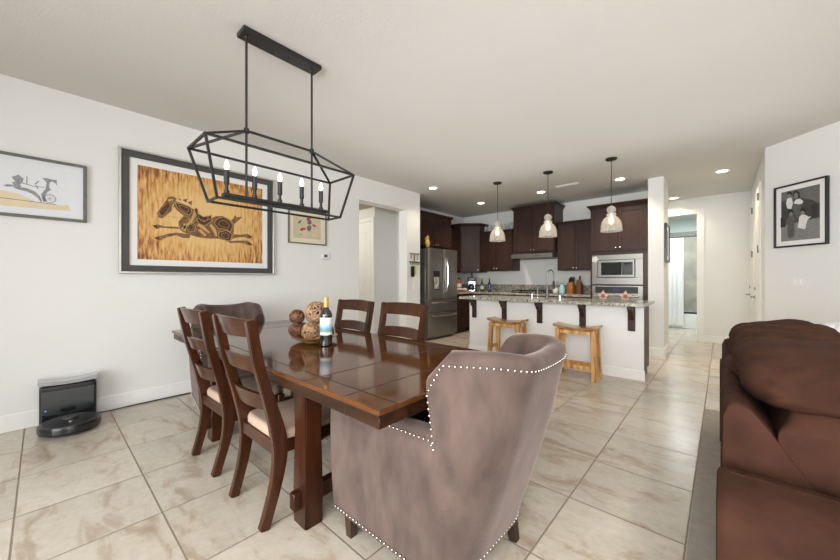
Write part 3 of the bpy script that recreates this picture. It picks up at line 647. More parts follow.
# ------------------------------------------------------------------ dining chairs (local: faces +y, back at -y)
def chair_proto(label):
    t = thing('dining_chair', label, 'chair', (0, 0, 0), 0, 'ladder-back dining chairs')
    pts = [(0, -.196, 0), (0, -.152, .15), (0, -.126, .29), (0, -.128, .41), (0, -.168, .57), (0, -.228, .78), (0, -.268, 1.0)]
    for s in (-1, 1):
        P = [(s*(.187+.0048*k), y, z) for k, (x, y, z) in enumerate(pts)]
        # finer spline-like subdivision
        Q = []
        for i in range(len(P)-1):
            for u in (0, .5):
                a, b = Vector(P[i]), Vector(P[i+1]); p0 = Vector(P[max(i-1, 0)]); p3 = Vector(P[min(i+2, len(P)-1)])
                q = .5*((2*a)+(-p0+b)*u+(2*p0-5*a+4*b-p3)*u*u+(-p0+3*a-3*b+p3)*u**3); Q.append(q)
        Q.append(Vector(P[-1]))
        w = [.040]*len(Q); h = [.044+.026*math.exp(-((q.z-.40)/.18)**2) for q in Q]
        g = G().bar(Q, w, h, (0, 1, 0))
        bmesh.ops.bevel(g.bm, geom=list(g.bm.edges), offset=.004, segments=2, affect='EDGES')
        obj('back_leg', g, M['chair'], t)
        g = G().bar([(s*.195, .20, 0), (s*.195, .205, .25), (s*.195, .205, .395)], [.034, .042, .046], [.034, .042, .046], (0, 1, 0))
        bmesh.ops.bevel(g.bm, geom=list(g.bm.edges), offset=.003, segments=1, affect='EDGES')
        obj('front_leg', g, M['chair'], t)
    for zc, hh, yb, wid in ((.956, .084, -.254, .208), (.782, .066, -.222, .200), (.595, .080, -.176, .195)):
        g = G(); rings = []
        for k in range(13):
            u = k/6-1; x = u*wid; y = yb-.040*(1-u*u)+.006; th = .010
            zt, zb = zc+hh/2+.008*(1-u*u), zc-hh/2
            ln = .028*hh/.08
            rings.append([(x, y-th-ln*.5, zt), (x, y+th-ln*.5, zt), (x, y+th+ln*.5, zb), (x, y-th+ln*.5, zb)])
        g.loops(rings)
        obj('ladder_rail', g, M['chair'], t)
    g = G(); g.b2((-.19, .185, .335), (.19, .212, .395)); g.b2((-.19, -.15, .335), (.19, -.122, .395)); g.b2((-.207, -.14, .335), (-.183, .2, .395)); g.b2((.183, -.14, .335), (.207, .2, .395))
    obj('seat_frame', g, M['chair'], t)
    g = G(); rings = []
    for z, k in ((.394, .97), (.402, 1.0), (.424, 1.0), (.440, .965), (.446, .88)):
        r = []
        for j in range(40):
            a = 2*PI*j/40; c, s_ = math.cos(a), math.sin(a)
            x = math.copysign(abs(c)**.35, c)*.208*k; y = math.copysign(abs(s_)**.35, s_)*.185*k+.045
            r.append((x, y, z))
        rings.append(r)
    g.loops(rings); obj('seat', g, M['tan'], t, 60)
    return t
c0 = chair_proto('brown ladder-back chair with tan seat, nearer the robot-vacuum-free side of the mauve armchair')
c0['label'] = 'brown ladder-back chair with tan seat, beside the front table leg'
c0.location = (-1.80, .893, 0)
dup(c0, (-2.465, .888, 0), R(1.0), 'brown ladder-back chair nearest the vacuum dock, before the far armchair')
dup(c0, (-2.41, 1.578, 0), PI, 'brown ladder-back chair across the table, right behind the wine bottle')
dup(c0, (-1.815, 1.578, 0), PI, 'brown ladder-back chair across the table, in front of the fridge')

# ------------------------------------------------------------------ wingback armchairs (local: faces -x)
def wing_proto(label):
    t = thing('wingback_armchair', label, 'armchair', (0, 0, 0), 0, 'mauve wingback armchairs')
    def smooth(a, b, x):
        u = min(1, max(0, (x-a)/(b-a))); return u*u*(3-2*u)
    HW = .325; XF = -.42; XB = .25; RC = .21; Z0 = .13
    # plan path from near front, round the back, to the far front
    path = []; L1 = (XB-RC)-XF
    n1 = 64
    for k in range(n1): path.append((XF+L1*k/n1, -HW, 0, -1))
    for k in range(14):
        a = -PI/2+PI/2*k/14; path.append((XB-RC+RC*math.cos(a), -HW+RC+RC*math.sin(a), math.cos(a), math.sin(a)))
    for k in range(8):
        y = -HW+RC+(2*HW-2*RC)*k/7; path.append((XB, y, 1, 0))
    for k in range(1, 15):
        a = PI/2*k/14; path.append((XB-RC+RC*math.cos(a), HW-RC+RC*math.sin(a), math.cos(a), math.sin(a)))
    for k in range(1, n1+1): path.append((XB-RC-L1*k/n1, HW, 0, 1))
    def topz(x, y):
        wing = smooth(.088, .124, x)                     # the step from arm to wing
        arm = .640+.012*smooth(-.2, .2, x)
        hi = .955-.05*smooth(.30, .50, x)*0
        crest = .920+.045*(abs(y)/HW)**2.2
        hi = crest
        if x < .33: hi = crest-.035*(1-smooth(.09, .22, x))
        return arm+(hi-arm)*wing
    def rake(x, z):
        w = smooth(-.25, .25, x); return .235*w*((z-Z0)/.8)**1.15-(.155*math.exp(-((max(x, .085)-.085)/.095)**2)*smooth(.645, .83, z)*(1-.25*smooth(.88, .97, z)))
    rings = []; outer_top = []; outer_low = []; front_edge = []
    TH = .098
    for (x, y, nx, ny) in path:
        # wing bulges forward above the arm: use a sheared x for the top test
        zt = topz(x, y)
        ring = []
        zs = [Z0+(zt-TH*.5-Z0)*k/9 for k in range(10)]
        bow = lambda z: .018*math.sin(PI*min(1, (z-Z0)/.75))
        for z in zs: ring.append((x+rake(x, z)+nx*bow(z), y+ny*bow(z), z))
        for k in range(1, 8):
            a = PI*k/8; zz = zt-TH*.5+TH*.5*math.sin(a); off = TH*.5*(1-math.cos(a))
            ring.append((x+rake(x, zz)-nx*off, y-ny*off, zz))
        for z in zs[::-1]: ring.append((x+rake(x, z)-nx*TH, y-ny*TH, z))
        rings.append(ring)
        o = ring[9 if x > .086 else 10]; outer_top.append(Vector(o)+Vector((nx, ny, 0))*.002)
        outer_low.append(Vector(ring[0])+Vector((nx*.006, ny*.006, .018)))
    g = G().loops(rings)
    obj('shell', g, M['mauve'], t, 60)
    def nails(pts, sp):
        out = []; acc = 0; last = pts[0]
        for a, b in zip(pts, pts[1:]):
            d = (b-a).length
            while acc+d >= sp:
                u = (sp-acc)/d; a = a+(b-a)*u; out.append(a); d = (b-a).length; acc = 0
            acc += d
        return out
    g = G()
    for p in nails(outer_top, .022)+nails(outer_low, .022): g.ball(p, .0052, 8, 5)
    for s in (-1, 1):
        for k in range(22): g.ball((XF-.002, s*(HW-.008), Z0+.03+.021*k), .0062, 8, 5)
    obj('nailhead_trim', g, M['nail'], t, 60)
    g = G().b2((XF+.005, -HW+.10, Z0+.01), (XB-.15, HW-.10, .36), .02, 2); obj('seat_base', g, M['mauve'], t)
    g = G().pillow((-.085, 0, .43), (.62, .46, .17), .3, 20); obj('seat_cushion', g, M['mauve'], t, 60)
    for sx, sy in ((-1, -1), (-1, 1), (1, -1), (1, 1)):
        x = XF+.06 if sx < 0 else XB-.065; y = sy*(HW-.055 if sx < 0 else HW-.12)
        dx = .0 if sx < 0 else .03
        g = G().bar([(x+dx, y, 0), (x, y, .16)], [.034, .052], [.034, .052], (1, 0, 0))
        obj('leg', g, M['legdark'], t)
    return t
w0 = wing_proto('mauve velvet wingback armchair with nailhead trim at the near table end')
w0.location = (-.918, 1.225, 0)
dup(w0, (-3.49, 1.225, 0), PI-R(8), 'mauve velvet wingback armchair at the far table end by the wall')

# ------------------------------------------------------------------ table decor
DX, DY = -2.10, 1.256
t = thing('serving_dish', 'round shallow bamboo dish on the dining table', 'dish', (DX, DY, TZ))
obj('bowl', G().lathe([(.07, 0), (.074, .006), (.12, .018), (.152, .034), (.156, .039), (.150, .039), (.115, .024), (.07, .013), (.001, .011)], n=40), M['dish'], t)
def twig_ball(name, label, c, r, mat, n=46, tr=.0042, seed=1):
    rnd = random.Random(seed)
    t = thing(name, label, 'decorative ball', c, 0, 'woven balls in the bamboo dish')
    obj('core', G().ball((0, 0, 0), r*.86, 20, 12), M['basketcore'], t)
    g = G()
    for k in range(n):
        ax = Vector((rnd.gauss(0, 1), rnd.gauss(0, 1), rnd.gauss(0, 1))).normalized(); u = ax.orthogonal().normalized(); v = ax.cross(u)
        h = rnd.uniform(-.55, .55)*r; rr = math.sqrt(r*r-h*h)*rnd.uniform(.955, 1.0)
        g.tube([ax*h+(u*math.cos(2*PI*j/26)+v*math.sin(2*PI*j/26))*rr*(1+.02*math.sin(5*2*PI*j/26+k)) for j in range(26)], tr, 5, True)
    obj('woven_strand', g, M[mat], t, 60)
twig_ball('rattan_ball', 'largest tan woven rattan ball on top of the dish', (DX-0.0027, DY+0.0177, TZ+0.1914), .077, 'rattan', 34, .0042, 3)
twig_ball('twig_ball', 'dark brown twig ball at the upper left of the dish', (DX-0.0974, DY-0.0769, TZ+0.1646), .049, 'rattandark', 26, .004, 4)
twig_ball('twig_ball', 'dark brown twig ball at the lower left rim of the dish', (DX-0.1050, DY-0.0270, TZ+0.0725), .042, 'rattandark', 24, .004, 5)
twig_ball('twig_ball', 'brown twig ball at the front of the dish', (DX-0.0493, DY-0.1134, TZ+0.0811), .044, 'rattandark', 24, .004, 6)
twig_ball('rattan_ball', 'small tan woven ball beside the wine bottle', (DX+0.0453, DY-0.0573, TZ+0.0785), .056, 'rattan', 28, .0042, 7)
twig_ball('twig_ball', 'small twig ball at the right rim of the dish', (DX+0.0848, DY+0.0499, TZ+0.0670), .040, 'rattandark', 22, .004, 8)
BX, BY = -1.887, 1.211
t = thing('wine_bottle', 'dark wine bottle with blue landscape label on the dining table', 'bottle', (BX, BY, TZ), R(20))
obj('glass', G().lathe([(.001, .004), (.030, .0), (.0375, .006), (.038, .02), (.038, .19), (.036, .205), (.028, .222), (.018, .238), (.0145, .25), (.0145, .255)], n=28), M['bottleglass'], t)
obj('label', G().lathe([(.0384, .072), (.0386, .074), (.0386, .180), (.0384, .182)], n=32, cap=False), M['label'], t)
obj('foil', G().lathe([(.0155, .242), (.0155, .298), (.0165, .300), (.0165, .307), (.014, .310), (.001, .310)], n=20), M['gold'], t)

# ------------------------------------------------------------------ chandelier
t = thing('chandelier', 'black open-frame linear chandelier with five candle bulbs over the table', 'chandelier', (-2.27, 1.10, CZ))
def L(x, y, z): return (x, y-1.10, z-CZ)
obj('ceiling_plate', G().b2(L(-.058, .835, 2.738), L(.058, 1.385, 2.769), .004, 1), M['blackmetal'], t)
g = G()
for y in (.873, 1.335): g.ball(L(0, y, 2.736), .012, 10, 6)
for y in (1.07, 1.15): g.ball(L(0, y, 2.736), .008, 8, 5)
obj('screw', g, M['black'], t)
for y in (.873, 1.335):
    r = obj('rod', G().tube([L(0, y, 2.74), L(0, y, 1.715)], .0075, 10), M['blackmetal'], t)
    obj('collar', G().lathe([(.008, 2.118-CZ), (.016, 2.12-CZ), (.016, 2.15-CZ), (.008, 2.152-CZ)], (0, y-1.10, 0), 14), M['blackmetal'], r)
g = G(); bw = .013
U = [(-.16, .597, 1.985), (.16, .597, 1.985), (.16, 1.597, 1.985), (-.16, 1.597, 1.985)]
B = [(-.08, .679, 1.662), (.08, .679, 1.662), (.08, 1.530, 1.662), (-.08, 1.530, 1.662)]
T = [(0, .873, 2.135), (0, 1.335, 2.135)]
def rod(a, b):
    a, b = Vector(L(*a)), Vector(L(*b)); d = (b-a).normalized(); up = (0, 0, 1) if abs(d.z) < .8 else (1, 0, 0)
    g.bar([a-d*bw*.4, b+d*bw*.4], bw, bw, up)
for i in range(4):
    rod(U[i], U[(i+1) % 4]); rod(B[i], B[(i+1) % 4]); rod(U[i], B[i])
rod(T[0], T[1]); rod(T[0], U[0]); rod(T[0], U[1]); rod(T[1], U[2]); rod(T[1], U[3])
obj('cage_frame', g, M['blackmetal'], t)
obj('candle_bar', G().b2(L(-.024, .735, 1.690), L(.024, 1.458, 1.712), .003, 1), M['blackmetal'], t)
for y in (.757, .925, 1.093, 1.255, 1.412):
    c = obj('candle', G().lathe([(.016, 1.712-CZ), (.016, 1.73-CZ), (.010, 1.735-CZ), (.010, 1.765-CZ), (.0155, 1.768-CZ), (.0155, 1.855-CZ), (.009, 1.857-CZ)], (0, y-1.10, 0), 14), M['blackmetal'], t)
    obj('bulb', G().lathe([(.007, 1.857-CZ), (.011, 1.866-CZ), (.0135, 1.878-CZ), (.011, 1.895-CZ), (.005, 1.912-CZ), (.001, 1.918-CZ)], (0, y-1.10, 0), 12), M['bulb'], c)

# ------------------------------------------------------------------ kitchen island
IX0, IX1 = -3.083, -.68
t = thing('kitchen_island', 'white kitchen island with granite top and dark corbels', 'kitchen island', ((IX0+IX1)/2, 4.67, 0))
ih = (IX1-IX0)/2
obj('front_wall', G().b2((-ih, 0, 0), (ih, .035, .872)), M['wall'], t)
g = G(); g.b2((-ih-.014, -.014, 0), (ih+.014, 0, .12), .004, 1); g.b2((ih, 0, 0), (ih+.006, .035, .12), .002, 1); g.b2((-ih-.006, 0, 0), (-ih, .035, .12), .002, 1)
obj('baseboard', g, M['trim'], t)
obj('cabinet_body', G().b2((-ih, .035, .09), (ih-.018, .52, .872)).b2((-ih, .035, 0), (ih-.03, .46, .09)), M['espresso'], t)
obj('countertop', G().b2((-ih-.10, -.165, .872), (ih+.03, .635, .912), .006, 2), M['granite'], t)
cx0 = (IX0+IX1)/2
for xw in (-2.985, -2.455, -1.91, -1.345, -.80):
    x = xw-cx0
    g = G(); g.b2((x-.038, -.022, .574), (x+.038, 0, .872), .003, 1)
    prof = [(-.13, .872), (-.13, .835), (-.105, .825), (-.085, .80), (-.08, .775), (-.055, .765), (-.045, .74), (-.02, .70), (-.02, .872)]
    g.prism(prof, lambda u, v, d: (x+d, u, v), -.026, .026)
    obj('corbel', g, M['espresso'], t)
# sink and taps
sk = thing('kitchen_sink', 'steel sink set into the island countertop', 'sink', (-1.72, 5.135, .9135))
g = G(); g.b2((-.30, -.125, -.0005), (.30, .125, .003), .001, 1); obj('rim', g, M['steel'], sk)
obj('basin', G().b2((-.28, -.105, .003), (.28, .105, .0036)), M['steeldark'], sk)
t = thing('kitchen_faucet', 'dark spring-neck pull-down faucet on the island', 'faucet', (-1.925, 4.97, .9125))
obj('base', G().lathe([(.028, 0), (.028, .012), (.021, .016), (.021, .16), (.016, .17)], n=16), M['gunmetal'], t)
g = G(); arch = [(0, 0, .17), (0, 0, .32), (.006, .005, .375), (.024, .02, .412), (.048, .04, .415), (.068, .057, .385), (.074, .062, .33), (.074, .062, .25)]
g.tube(arch, .008, 8)
for i in range(len(arch)-1):
    a, b = Vector(arch[i]), Vector(arch[i+1]); n = max(2, int((b-a).length/.013))
    for k in range(n):
        p = a+(b-a)*k/n; q = (b-a).normalized(); g.tube([p-q*.003, p+q*.003], .0125, 8)
obj('spring_neck', g, M['gunmetal'], t)
obj('spray_head', G().lathe([(.012, .25), (.017, .24), (.018, .15), (.014, .135), (.001, .134)], (.074, .062, 0), 12), M['blackmetal'], t)
obj('support_arm', G().tube([(0, 0, .19), (.04, .03, .19), (.074, .062, .19)], .006, 6), M['steeldark'], t)
obj('lever', G().tube([(0, 0, .06), (-.04, -.03, .065), (-.075, -.05, .09)], [.010, .007, .006], 8), M['steeldark'], t)
t = thing('soap_dispenser', 'small pale soap dispenser left of the island faucet', 'soap dispenser', (-2.06, 4.75, .912))
obj('pump', G().lathe([(.014, 0), (.014, .006), (.009, .01), (.009, .07), (.006, .075)], n=12).tube([(0, 0, .072), (0, .0, .085), (.03, .025, .085)], .006, 6), M['chrome'], t)
t = thing('water_tap', 'slim chrome filtered water tap beside the faucet', 'tap', (-2.13, 5.12, .912))
obj('spout', G().lathe([(.016, 0), (.016, .008), (.007, .012)], n=12).tube([(0, 0, .01), (0, 0, .12), (.015, .012, .14), (.04, .03, .135)], .006, 6), M['chrome'], t)
t = thing('air_gap_cap', 'short chrome post on the island right of the faucet', 'sink fitting', (-1.66, 4.74, .912))
obj('post', G().lathe([(.018, 0), (.018, .05), (.014, .058), (.001, .06)], n=14), M['chrome'], t)

# ------------------------------------------------------------------ bar stools
def stool_proto(label):
    t = thing('bar_stool', label, 'stool', (0, 0, 0), 0, 'saddle-seat bar stools')
    g = G(); rings = []
    for k in range(17):
        u = k/8-1; x = u*.255; dz = .035*u*u
        rings.append([(x, y, .575+dz+zz) for y, zz in ((-.125, .004), (-.125, .028), (-.10, .034), (0, .027), (.10, .034), (.125, .028), (.125, .004), (0, 0))])
    g.loops(rings); obj('seat', g, M['stoolseat'], t, 50)
    for sx in (-1, 1):
        for sy in (-1, 1):
            g = G().bar([(sx*.215, sy*.125, 0), (sx*.198, sy*.098, .585)], .056, .050, (1, 0, 0))
            bmesh.ops.bevel(g.bm, geom=list(g.bm.edges), offset=.003, segments=1, affect='EDGES')
            obj('leg', g, M['stool'], t)
        obj('side_stretcher', G().b2((sx*.207-.012, -.105, .22), (sx*.207+.012, .105, .265), .003, 1), M['stool'], t)
        obj('side_apron', G().b2((sx*.199-.010, -.095, .53), (sx*.199+.010, .095, .595), .003, 1), M['stool'], t)
    for sy in (-1, 1):
        obj('long_stretcher', G().b2((-.20, sy*.115-.010, .115), (.20, sy*.115+.010, .165), .003, 1), M['stool'], t)
        obj('long_apron', G().b2((-.19, sy*.098-.010, .53), (.19, sy*.098+.010, .575), .003, 1), M['stool'], t)
    return t
s0 = stool_proto('honey wood saddle stool at the right half of the island')
s0.location = (-1.32, 4.365, 0); s0.rotation_euler.z = R(2)
dup(s0, (-2.25, 4.36, 0), R(0), 'honey wood saddle stool at the left half of the island, partly behind the armchair')

# ------------------------------------------------------------------ pendants
def pendant_proto(label, loc):
    t = thing('pendant_light', label, 'pendant light', loc, 0, 'glass pendants over the island')
    obj('ceiling_plate', G().lathe([(.068, 0), (.068, -.014), (.058, -.022), (.001, -.024)], n=28), M['bronze'], t)
    obj('cord', G().tube([(0, 0, -.02), (0, 0, -.64)], .0045, 8), M['bronze'], t)
    obj('socket', G().lathe([(.012, -.62), (.020, -.63), (.020, -.72), (.016, -.725)], n=16), M['silver'], t)
    pr = [(.018, -.622), (.040, -.632), (.056, -.662), (.052, -.690), (.036, -.712), (.050, -.722), (.062, -.734), (.050, -.748), (.062, -.765), (.086, -.785), (.110, -.825), (.122, -.870), (.126, -.920), (.127, -.950)]
    s = obj('shade', G().lathe(pr+[(r-.004, z) for r, z in pr[::-1]], n=40, cap=False), M['shade'], t, 60)
    obj('rim', G().tube([(.126*math.cos(a), .126*math.sin(a), -.951) for a in [2*PI*i/40 for i in range(40)]], .0035, 6, True), M['clear'], s)
    obj('bulb', G().lathe([(.010, -.725), (.012, -.745), (.024, -.785), (.030, -.815), (.026, -.842), (.012, -.858), (.001, -.862)], n=18), M['bulbsoft'], t)
    return t
p0 = pendant_proto('glass pendant light over the left end of the island', (-2.738, 4.965, CZ))
dup(p0, (-1.91, 4.965, CZ), 0, 'glass pendant light over the middle of the island')
dup(p0, (-1.08, 4.965, CZ), 0, 'glass pendant light over the right end of the island, before the oven tower')
# ------------------------------------------------------------------ kitchen cabinets (local: back at y=0, front at -d)
def shaker(x0, x1, z0, z1, y, fw=.055, th=.02):
    g = G()
    g.b2((x0, y-th, z0), (x0+fw, y, z1), .002, 1); g.b2((x1-fw, y-th, z0), (x1, y, z1), .002, 1)
    g.b2((x0+fw, y-th, z0), (x1-fw, y, z0+fw), .002, 1); g.b2((x0+fw, y-th, z1-fw), (x1-fw, y, z1), .002, 1)
    g.b2((x0+fw, y-th+.009, z0+fw), (x1-fw, y, z1-fw)); return g
def knob(parent, x, y, z):
    obj('knob', G().lathe([(.006, 0), (.006, .012), (.013, .018), (.014, .026), (.009, .031), (.001, .032)], (x, y, z), 12, axis='y'), M['chrome'], parent)
def cabinet(label, loc, rz, w, d, h, rows, crown=.0, name='upper_cabinet', crown_out=.05, kick=0.0, crown_sides=(1, 1)):
    """rows: list of (z0, z1, n, kind, knob_at) in 0..h; kind door/drawer/none"""
    t = thing(name, label, 'cabinet', loc, rz)
    g = G(); g.b2((-w/2, -d, kick), (w/2, 0, h), .002, 1)
    if kick: g.b2((-w/2, -d+.06, 0), (w/2, 0, kick))
    obj('carcass', g, M['espresso'], t)
    for z0, z1, n, kind, kz in rows:
        for k in range(n):
            a = -w/2+.012+(w-.024)*k/n+.002; b = -w/2+.012+(w-.024)*(k+1)/n-.002
            if kind == 'door':
                o = obj('door', shaker(a, b, z0, z1, -d), M['espresso'], t)
                kx = (b-.03 if (k % 2 == 0 and n > 1) else a+.03) if n > 1 else b-.03
                knob(o, kx, -d-.02, kz)
            else:
                o = obj('drawer', G().b2((a, -d-.02, z0), (b, -d, z1), .003, 1), M['espresso'], t); knob(o, (a+b)/2, -d-.02, (z0+z1)/2)
    if crown:
        g = G(); prof = [(0, h-.005), (-.012, h), (-.02, h+crown*.35), (-crown_out*.8, h+crown*.75), (-crown_out, h+crown*.8), (-crown_out, h+crown), (.0, h+crown)]
        l, r = (crown_out if crown_sides[0] else 0), (crown_out if crown_sides[1] else 0)
        rings = []
        for u, z in prof:
            k = -u/crown_out
            rings.append([(-w/2-l*k, 0, z), (-w/2-l*k, -d+u, z), (w/2+r*k, -d+u, z), (w/2+r*k, 0, z)])
        g.loops(rings); obj('crown', g, M['espresso'], t)
    return t
YB = 7.198
# over the fridge (faces +x), then the narrow one beside it, the corner one and the back wall row
cabinet('dark two-door cabinet over the fridge', (-4.928, 5.38, 1.845), PI/2, 1.02, .56, .62, [(.02, .60, 2, 'door', .05)], .06, crown_sides=(0, 1))
cabinet('narrow dark cabinet between fridge cabinet and corner cabinet', (-4.928, 6.262, 1.385), PI/2, .61, .33, .96, [(.02, .94, 1, 'door', .05)], .0)
# corner cabinet with a slanted front
t = thing('corner_cabinet', 'tall dark corner cabinet with slanted front', 'cabinet', (-4.928, YB, 1.36))
plan = [(0, 0), (0, -.61), (.33, -.61), (.68, -.33), (.68, 0)]
obj('carcass', G().prism(plan, lambda u, v, d: (u, v, d), 0, 1.09), M['espresso'], t)
g = G(); rings = []
for o_, z in ((0, 1.085), (.012, 1.09), (.02, 1.105), (.045, 1.13), (.055, 1.135), (.055, 1.15), (0, 1.15)):
    rings.append([(0, 0, z), (0, -.61-o_, z), (.33+o_*.4, -.61-o_, z), (.68+o_, -.33-o_*.4, z), (.68+o_, 0, z)])
g.loops(rings); obj('crown', g, M['espresso'], t)
dl = Vector((.35, .28)).length; ang = math.atan2(.28, .35)
d_ = obj('door', shaker(-dl/2+.02, dl/2-.02, .02, 1.07, 0), M['espresso'], t, loc=(.505, -.47, 0), rotz=ang)
knob(d_, dl/2-.055, -.02, .06)
cabinet('dark two-door wall cabinet left of the range hood', (-3.822, YB, 1.385), 0, .845, .33, .92, [(.02, .90, 2, 'door', .05)], .0)
cabinet('tall dark two-door cabinet above the range hood', (-2.885, YB, 1.745), 0, .86, .50, .90, [(.02, .88, 2, 'door', .05)], .065)
cabinet('dark two-door wall cabinet above the knife block', (-2.112, YB, 1.37), 0, .68, .33, .93, [(.02, .91, 2, 'door', .05)], .03, crown_out=.025, crown_sides=(0, 0))
# oven tower
TW = thing('oven_tower', 'tall dark cabinet tower holding microwave and oven', 'cabinet', (-1.325, YB, 0))
obj('carcass', G().b2((-.435, -.63, 0), (.435, 0, 2.43), .002, 1), M['espresso'], TW)
for k, (a, b) in enumerate(((-.425, -.002), (.002, .425))):
    o = obj('door', shaker(a, b, 1.69, 2.40, -.63), M['espresso'], TW); knob(o, b-.03 if k == 0 else a+.03, -.65, 1.74)
g = G(); rings = []
for o_, z in ((0, 2.425), (.012, 2.43), (.02, 2.45), (.045, 2.48), (.055, 2.485), (.055, 2.50), (0, 2.50)):
    rings.append([(-.435-o_, 0, z), (-.435-o_, -.63-o_, z), (.435, -.63-o_, z), (.435, 0, z)])
g.loops(rings); obj('crown', g, M['espresso'], TW)
o = obj('drawer', G().b2((-.425, -.65, .12), (.425, -.63, .36), .003, 1), M['espresso'], TW); knob(o, 0, -.65, .24)
# microwave
t = thing('microwave', 'built-in stainless microwave in the tower above the oven', 'microwave', (-1.345, YB-.632, 1.105), 0)
g = G(); w, h = .385, .51
g.b2((-w, -.022, 0), (w, 0, .115), .003, 1); g.b2((-w, -.022, h-.085), (w, 0, h), .003, 1); g.b2((-w, -.022, .115), (-w+.09, 0, h-.085), .003, 1); g.b2((w-.11, -.022, .115), (w, 0, h-.085), .003, 1)
obj('trim_kit', g, M['steel'], t)
obj('body', G().b2((-w+.09, -.018, .115), (w-.11, .0, h-.085)), M['black'], t)
obj('door', G().b2((-w+.10, -.034, .125), (w-.12, -.018, h-.095), .003, 1), M['steel'], t)
obj('window', G().b2((-.235, -.037, .16), (.08, -.033, .38), .002, 1), M['blackglass'], t)
obj('control_panel', G().b2((.085, -.037, .16), (.24, -.033, .38), .002, 1), M['black'], t)
g = G()
for r in range(4):
    for c in range(3): g.box((.135+.032*c, -.038, .19+.03*r), (.018, .003, .014))
obj('keypad', g, M['charcoal'], t)
obj('clock_display', G().b2((.115, -.039, .335), (.22, -.036, .362)), M['blackglass'], t)
fm = thing('flower_magnet', 'small pale flower magnet on the microwave corner', 'magnet', (-1.345-.335, YB-.632-.0245, 1.105+.435))
g = G()
for k in range(5):
    a = 2*PI*k/5; g.lathe([(.001, .008), (.022, .006), (.026, 0)], (.028*math.cos(a), 0, .028*math.sin(a)), 10, axis='y')
g.lathe([(.016, 0), (.014, .013), (.001, .015)], (0, 0, 0), 10, axis='y')
obj('petals', g, M['greylabel'], fm)
# wall oven
t = thing('built_in_oven', 'built-in stainless wall oven under the microwave', 'oven', (-1.345, YB-.632, .40))
g = G(); g.b2((-w, -.02, 0), (w, 0, .68), .003, 1); obj('body', g, M['steel'], t)
obj('control_panel', G().b2((-w+.05, -.024, .555), (w-.07, -.018, .665), .002, 1), M['blackmetal'], t)
obj('clock_display', G().b2((-.06, -.026, .585), (.035, -.023, .635)), M['oventxt'], t)
d_ = obj('door', G().b2((-w+.01, -.040, .04), (w-.01, -.02, .535), .004, 1), M['steel'], t)
obj('window', G().b2((-w+.05, -.043, .10), (w-.07, -.039, .45), .003, 1), M['blackglass'], d_)
g = G().tube([(-w+.05, -.085, .505), (w-.06, -.085, .505)], .014, 12)
for x in (-w+.10, w-.11): g.tube([(x, -.04, .505), (x, -.085, .505)], .010, 8)
obj('handle', g, M['chrome'], d_)
def star_cloth(label, x):
    f = thing('hanging_potholder', label, 'potholder', (x, YB-.63-.102, .40+.515), 0, 'star shaped potholders on the oven handle')
    def star(r1, r2, n=5, ph=PI/2):
        return [((r1 if i % 2 == 0 else r2)*math.cos(ph+PI*i/n), (r1 if i % 2 == 0 else r2)*math.sin(ph+PI*i/n)) for i in range(2*n)]
    obj('cloth', G().prism(star(.10, .055), lambda u, v, d: (u, d, v-.01), -.014, 0), M['pink'], f)
    obj('patch', G().prism(star(.05, .024, 5, -PI/2), lambda u, v, d: (u, d, v-.01), -.018, -.014), M['potbrown'], f)
star_cloth('left star shaped pink and brown potholder on the oven handle', -1.345-.185); star_cloth('right star shaped pink and brown potholder on the oven handle', -1.345+.15)
# range hood
t = thing('range_hood', 'slim stainless range hood under the tall cabinet', 'range hood', (-2.885, YB, 1.745))
prof = [(0, 0), (-.53, 0), (-.60, -.035), (-.60, -.115), (0, -.115)]
obj('canopy', G().prism(prof, lambda u, v, d: (d, u, v), -.43, .43), M['steel'], t)
obj('filter', G().b2((-.36, -.56, -.119), (.36, -.05, -.115)), M['blackmetal'], t)
g = G()
for k in range(3): g.box((.08+.04*k, -.603, -.075), (.022, .006, .014))
obj('button', g, M['black'], t)
# base cabinets, counters, backsplash
cabinet('dark base cabinets along the back wall under the cooktop', (-3.346, YB, 0), 0, 3.15, .60, .872, [(.10, .66, 6, 'door', .60), (.68, .85, 6, 'drawer', 0)], 0, 'base_cabinet', kick=.09)
cabinet('dark base cabinet between fridge and corner', (-4.928, 6.265, 0), PI/2, .55, .60, .872, [(.10, .66, 1, 'door', .60), (.68, .85, 1, 'drawer', 0)], 0, 'base_cabinet', kick=.09)
t = thing('kitchen_countertop', 'L-shaped speckled granite countertop along the kitchen walls', 'countertop', (-4.928, YB, .872))
obj('slab', G().prism([(0, 0), (3.165, 0), (3.165, -.64), (.64, -.64), (.64, -1.21), (0, -1.21)], lambda u, v, d: (u, v, d), 0, .04), M['granite'], t)
obj('backsplash', G().b2((0, -.02, .04), (3.165, 0, .205)).b2((0, -1.21, .04), (.02, -.02, .205)), M['granite'], t)
# cooktop
t = thing('cooktop', 'black gas cooktop with iron grates under the range hood', 'cooktop', (-2.96, YB-.33, .9125))
obj('glass', G().b2((-.36, -.25, 0), (.36, .25, .012), .004, 1), M['blackglass'], t)
for x in (-.25, 0, .25):
    g = G()
    for dy in (-.2, 0, .2): g.box((x, dy, .05), (.23, .012, .014))
    for dx in (-.1, 0, .1): g.box((x+dx, 0, .05), (.012, .42, .014))
    for dx in (-.1, .1):
        for dy in (-.2, .2): g.box((x+dx, dy, .028), (.014, .014, .034))
    obj('grate', g, M['blackmetal'], t)
for k in range(5):
    obj('knob', G().lathe([(.018, .012), (.018, .034), (.014, .038), (.001, .038)], (-.24+.12*k, -.225, 0), 12), M['steel'], t)
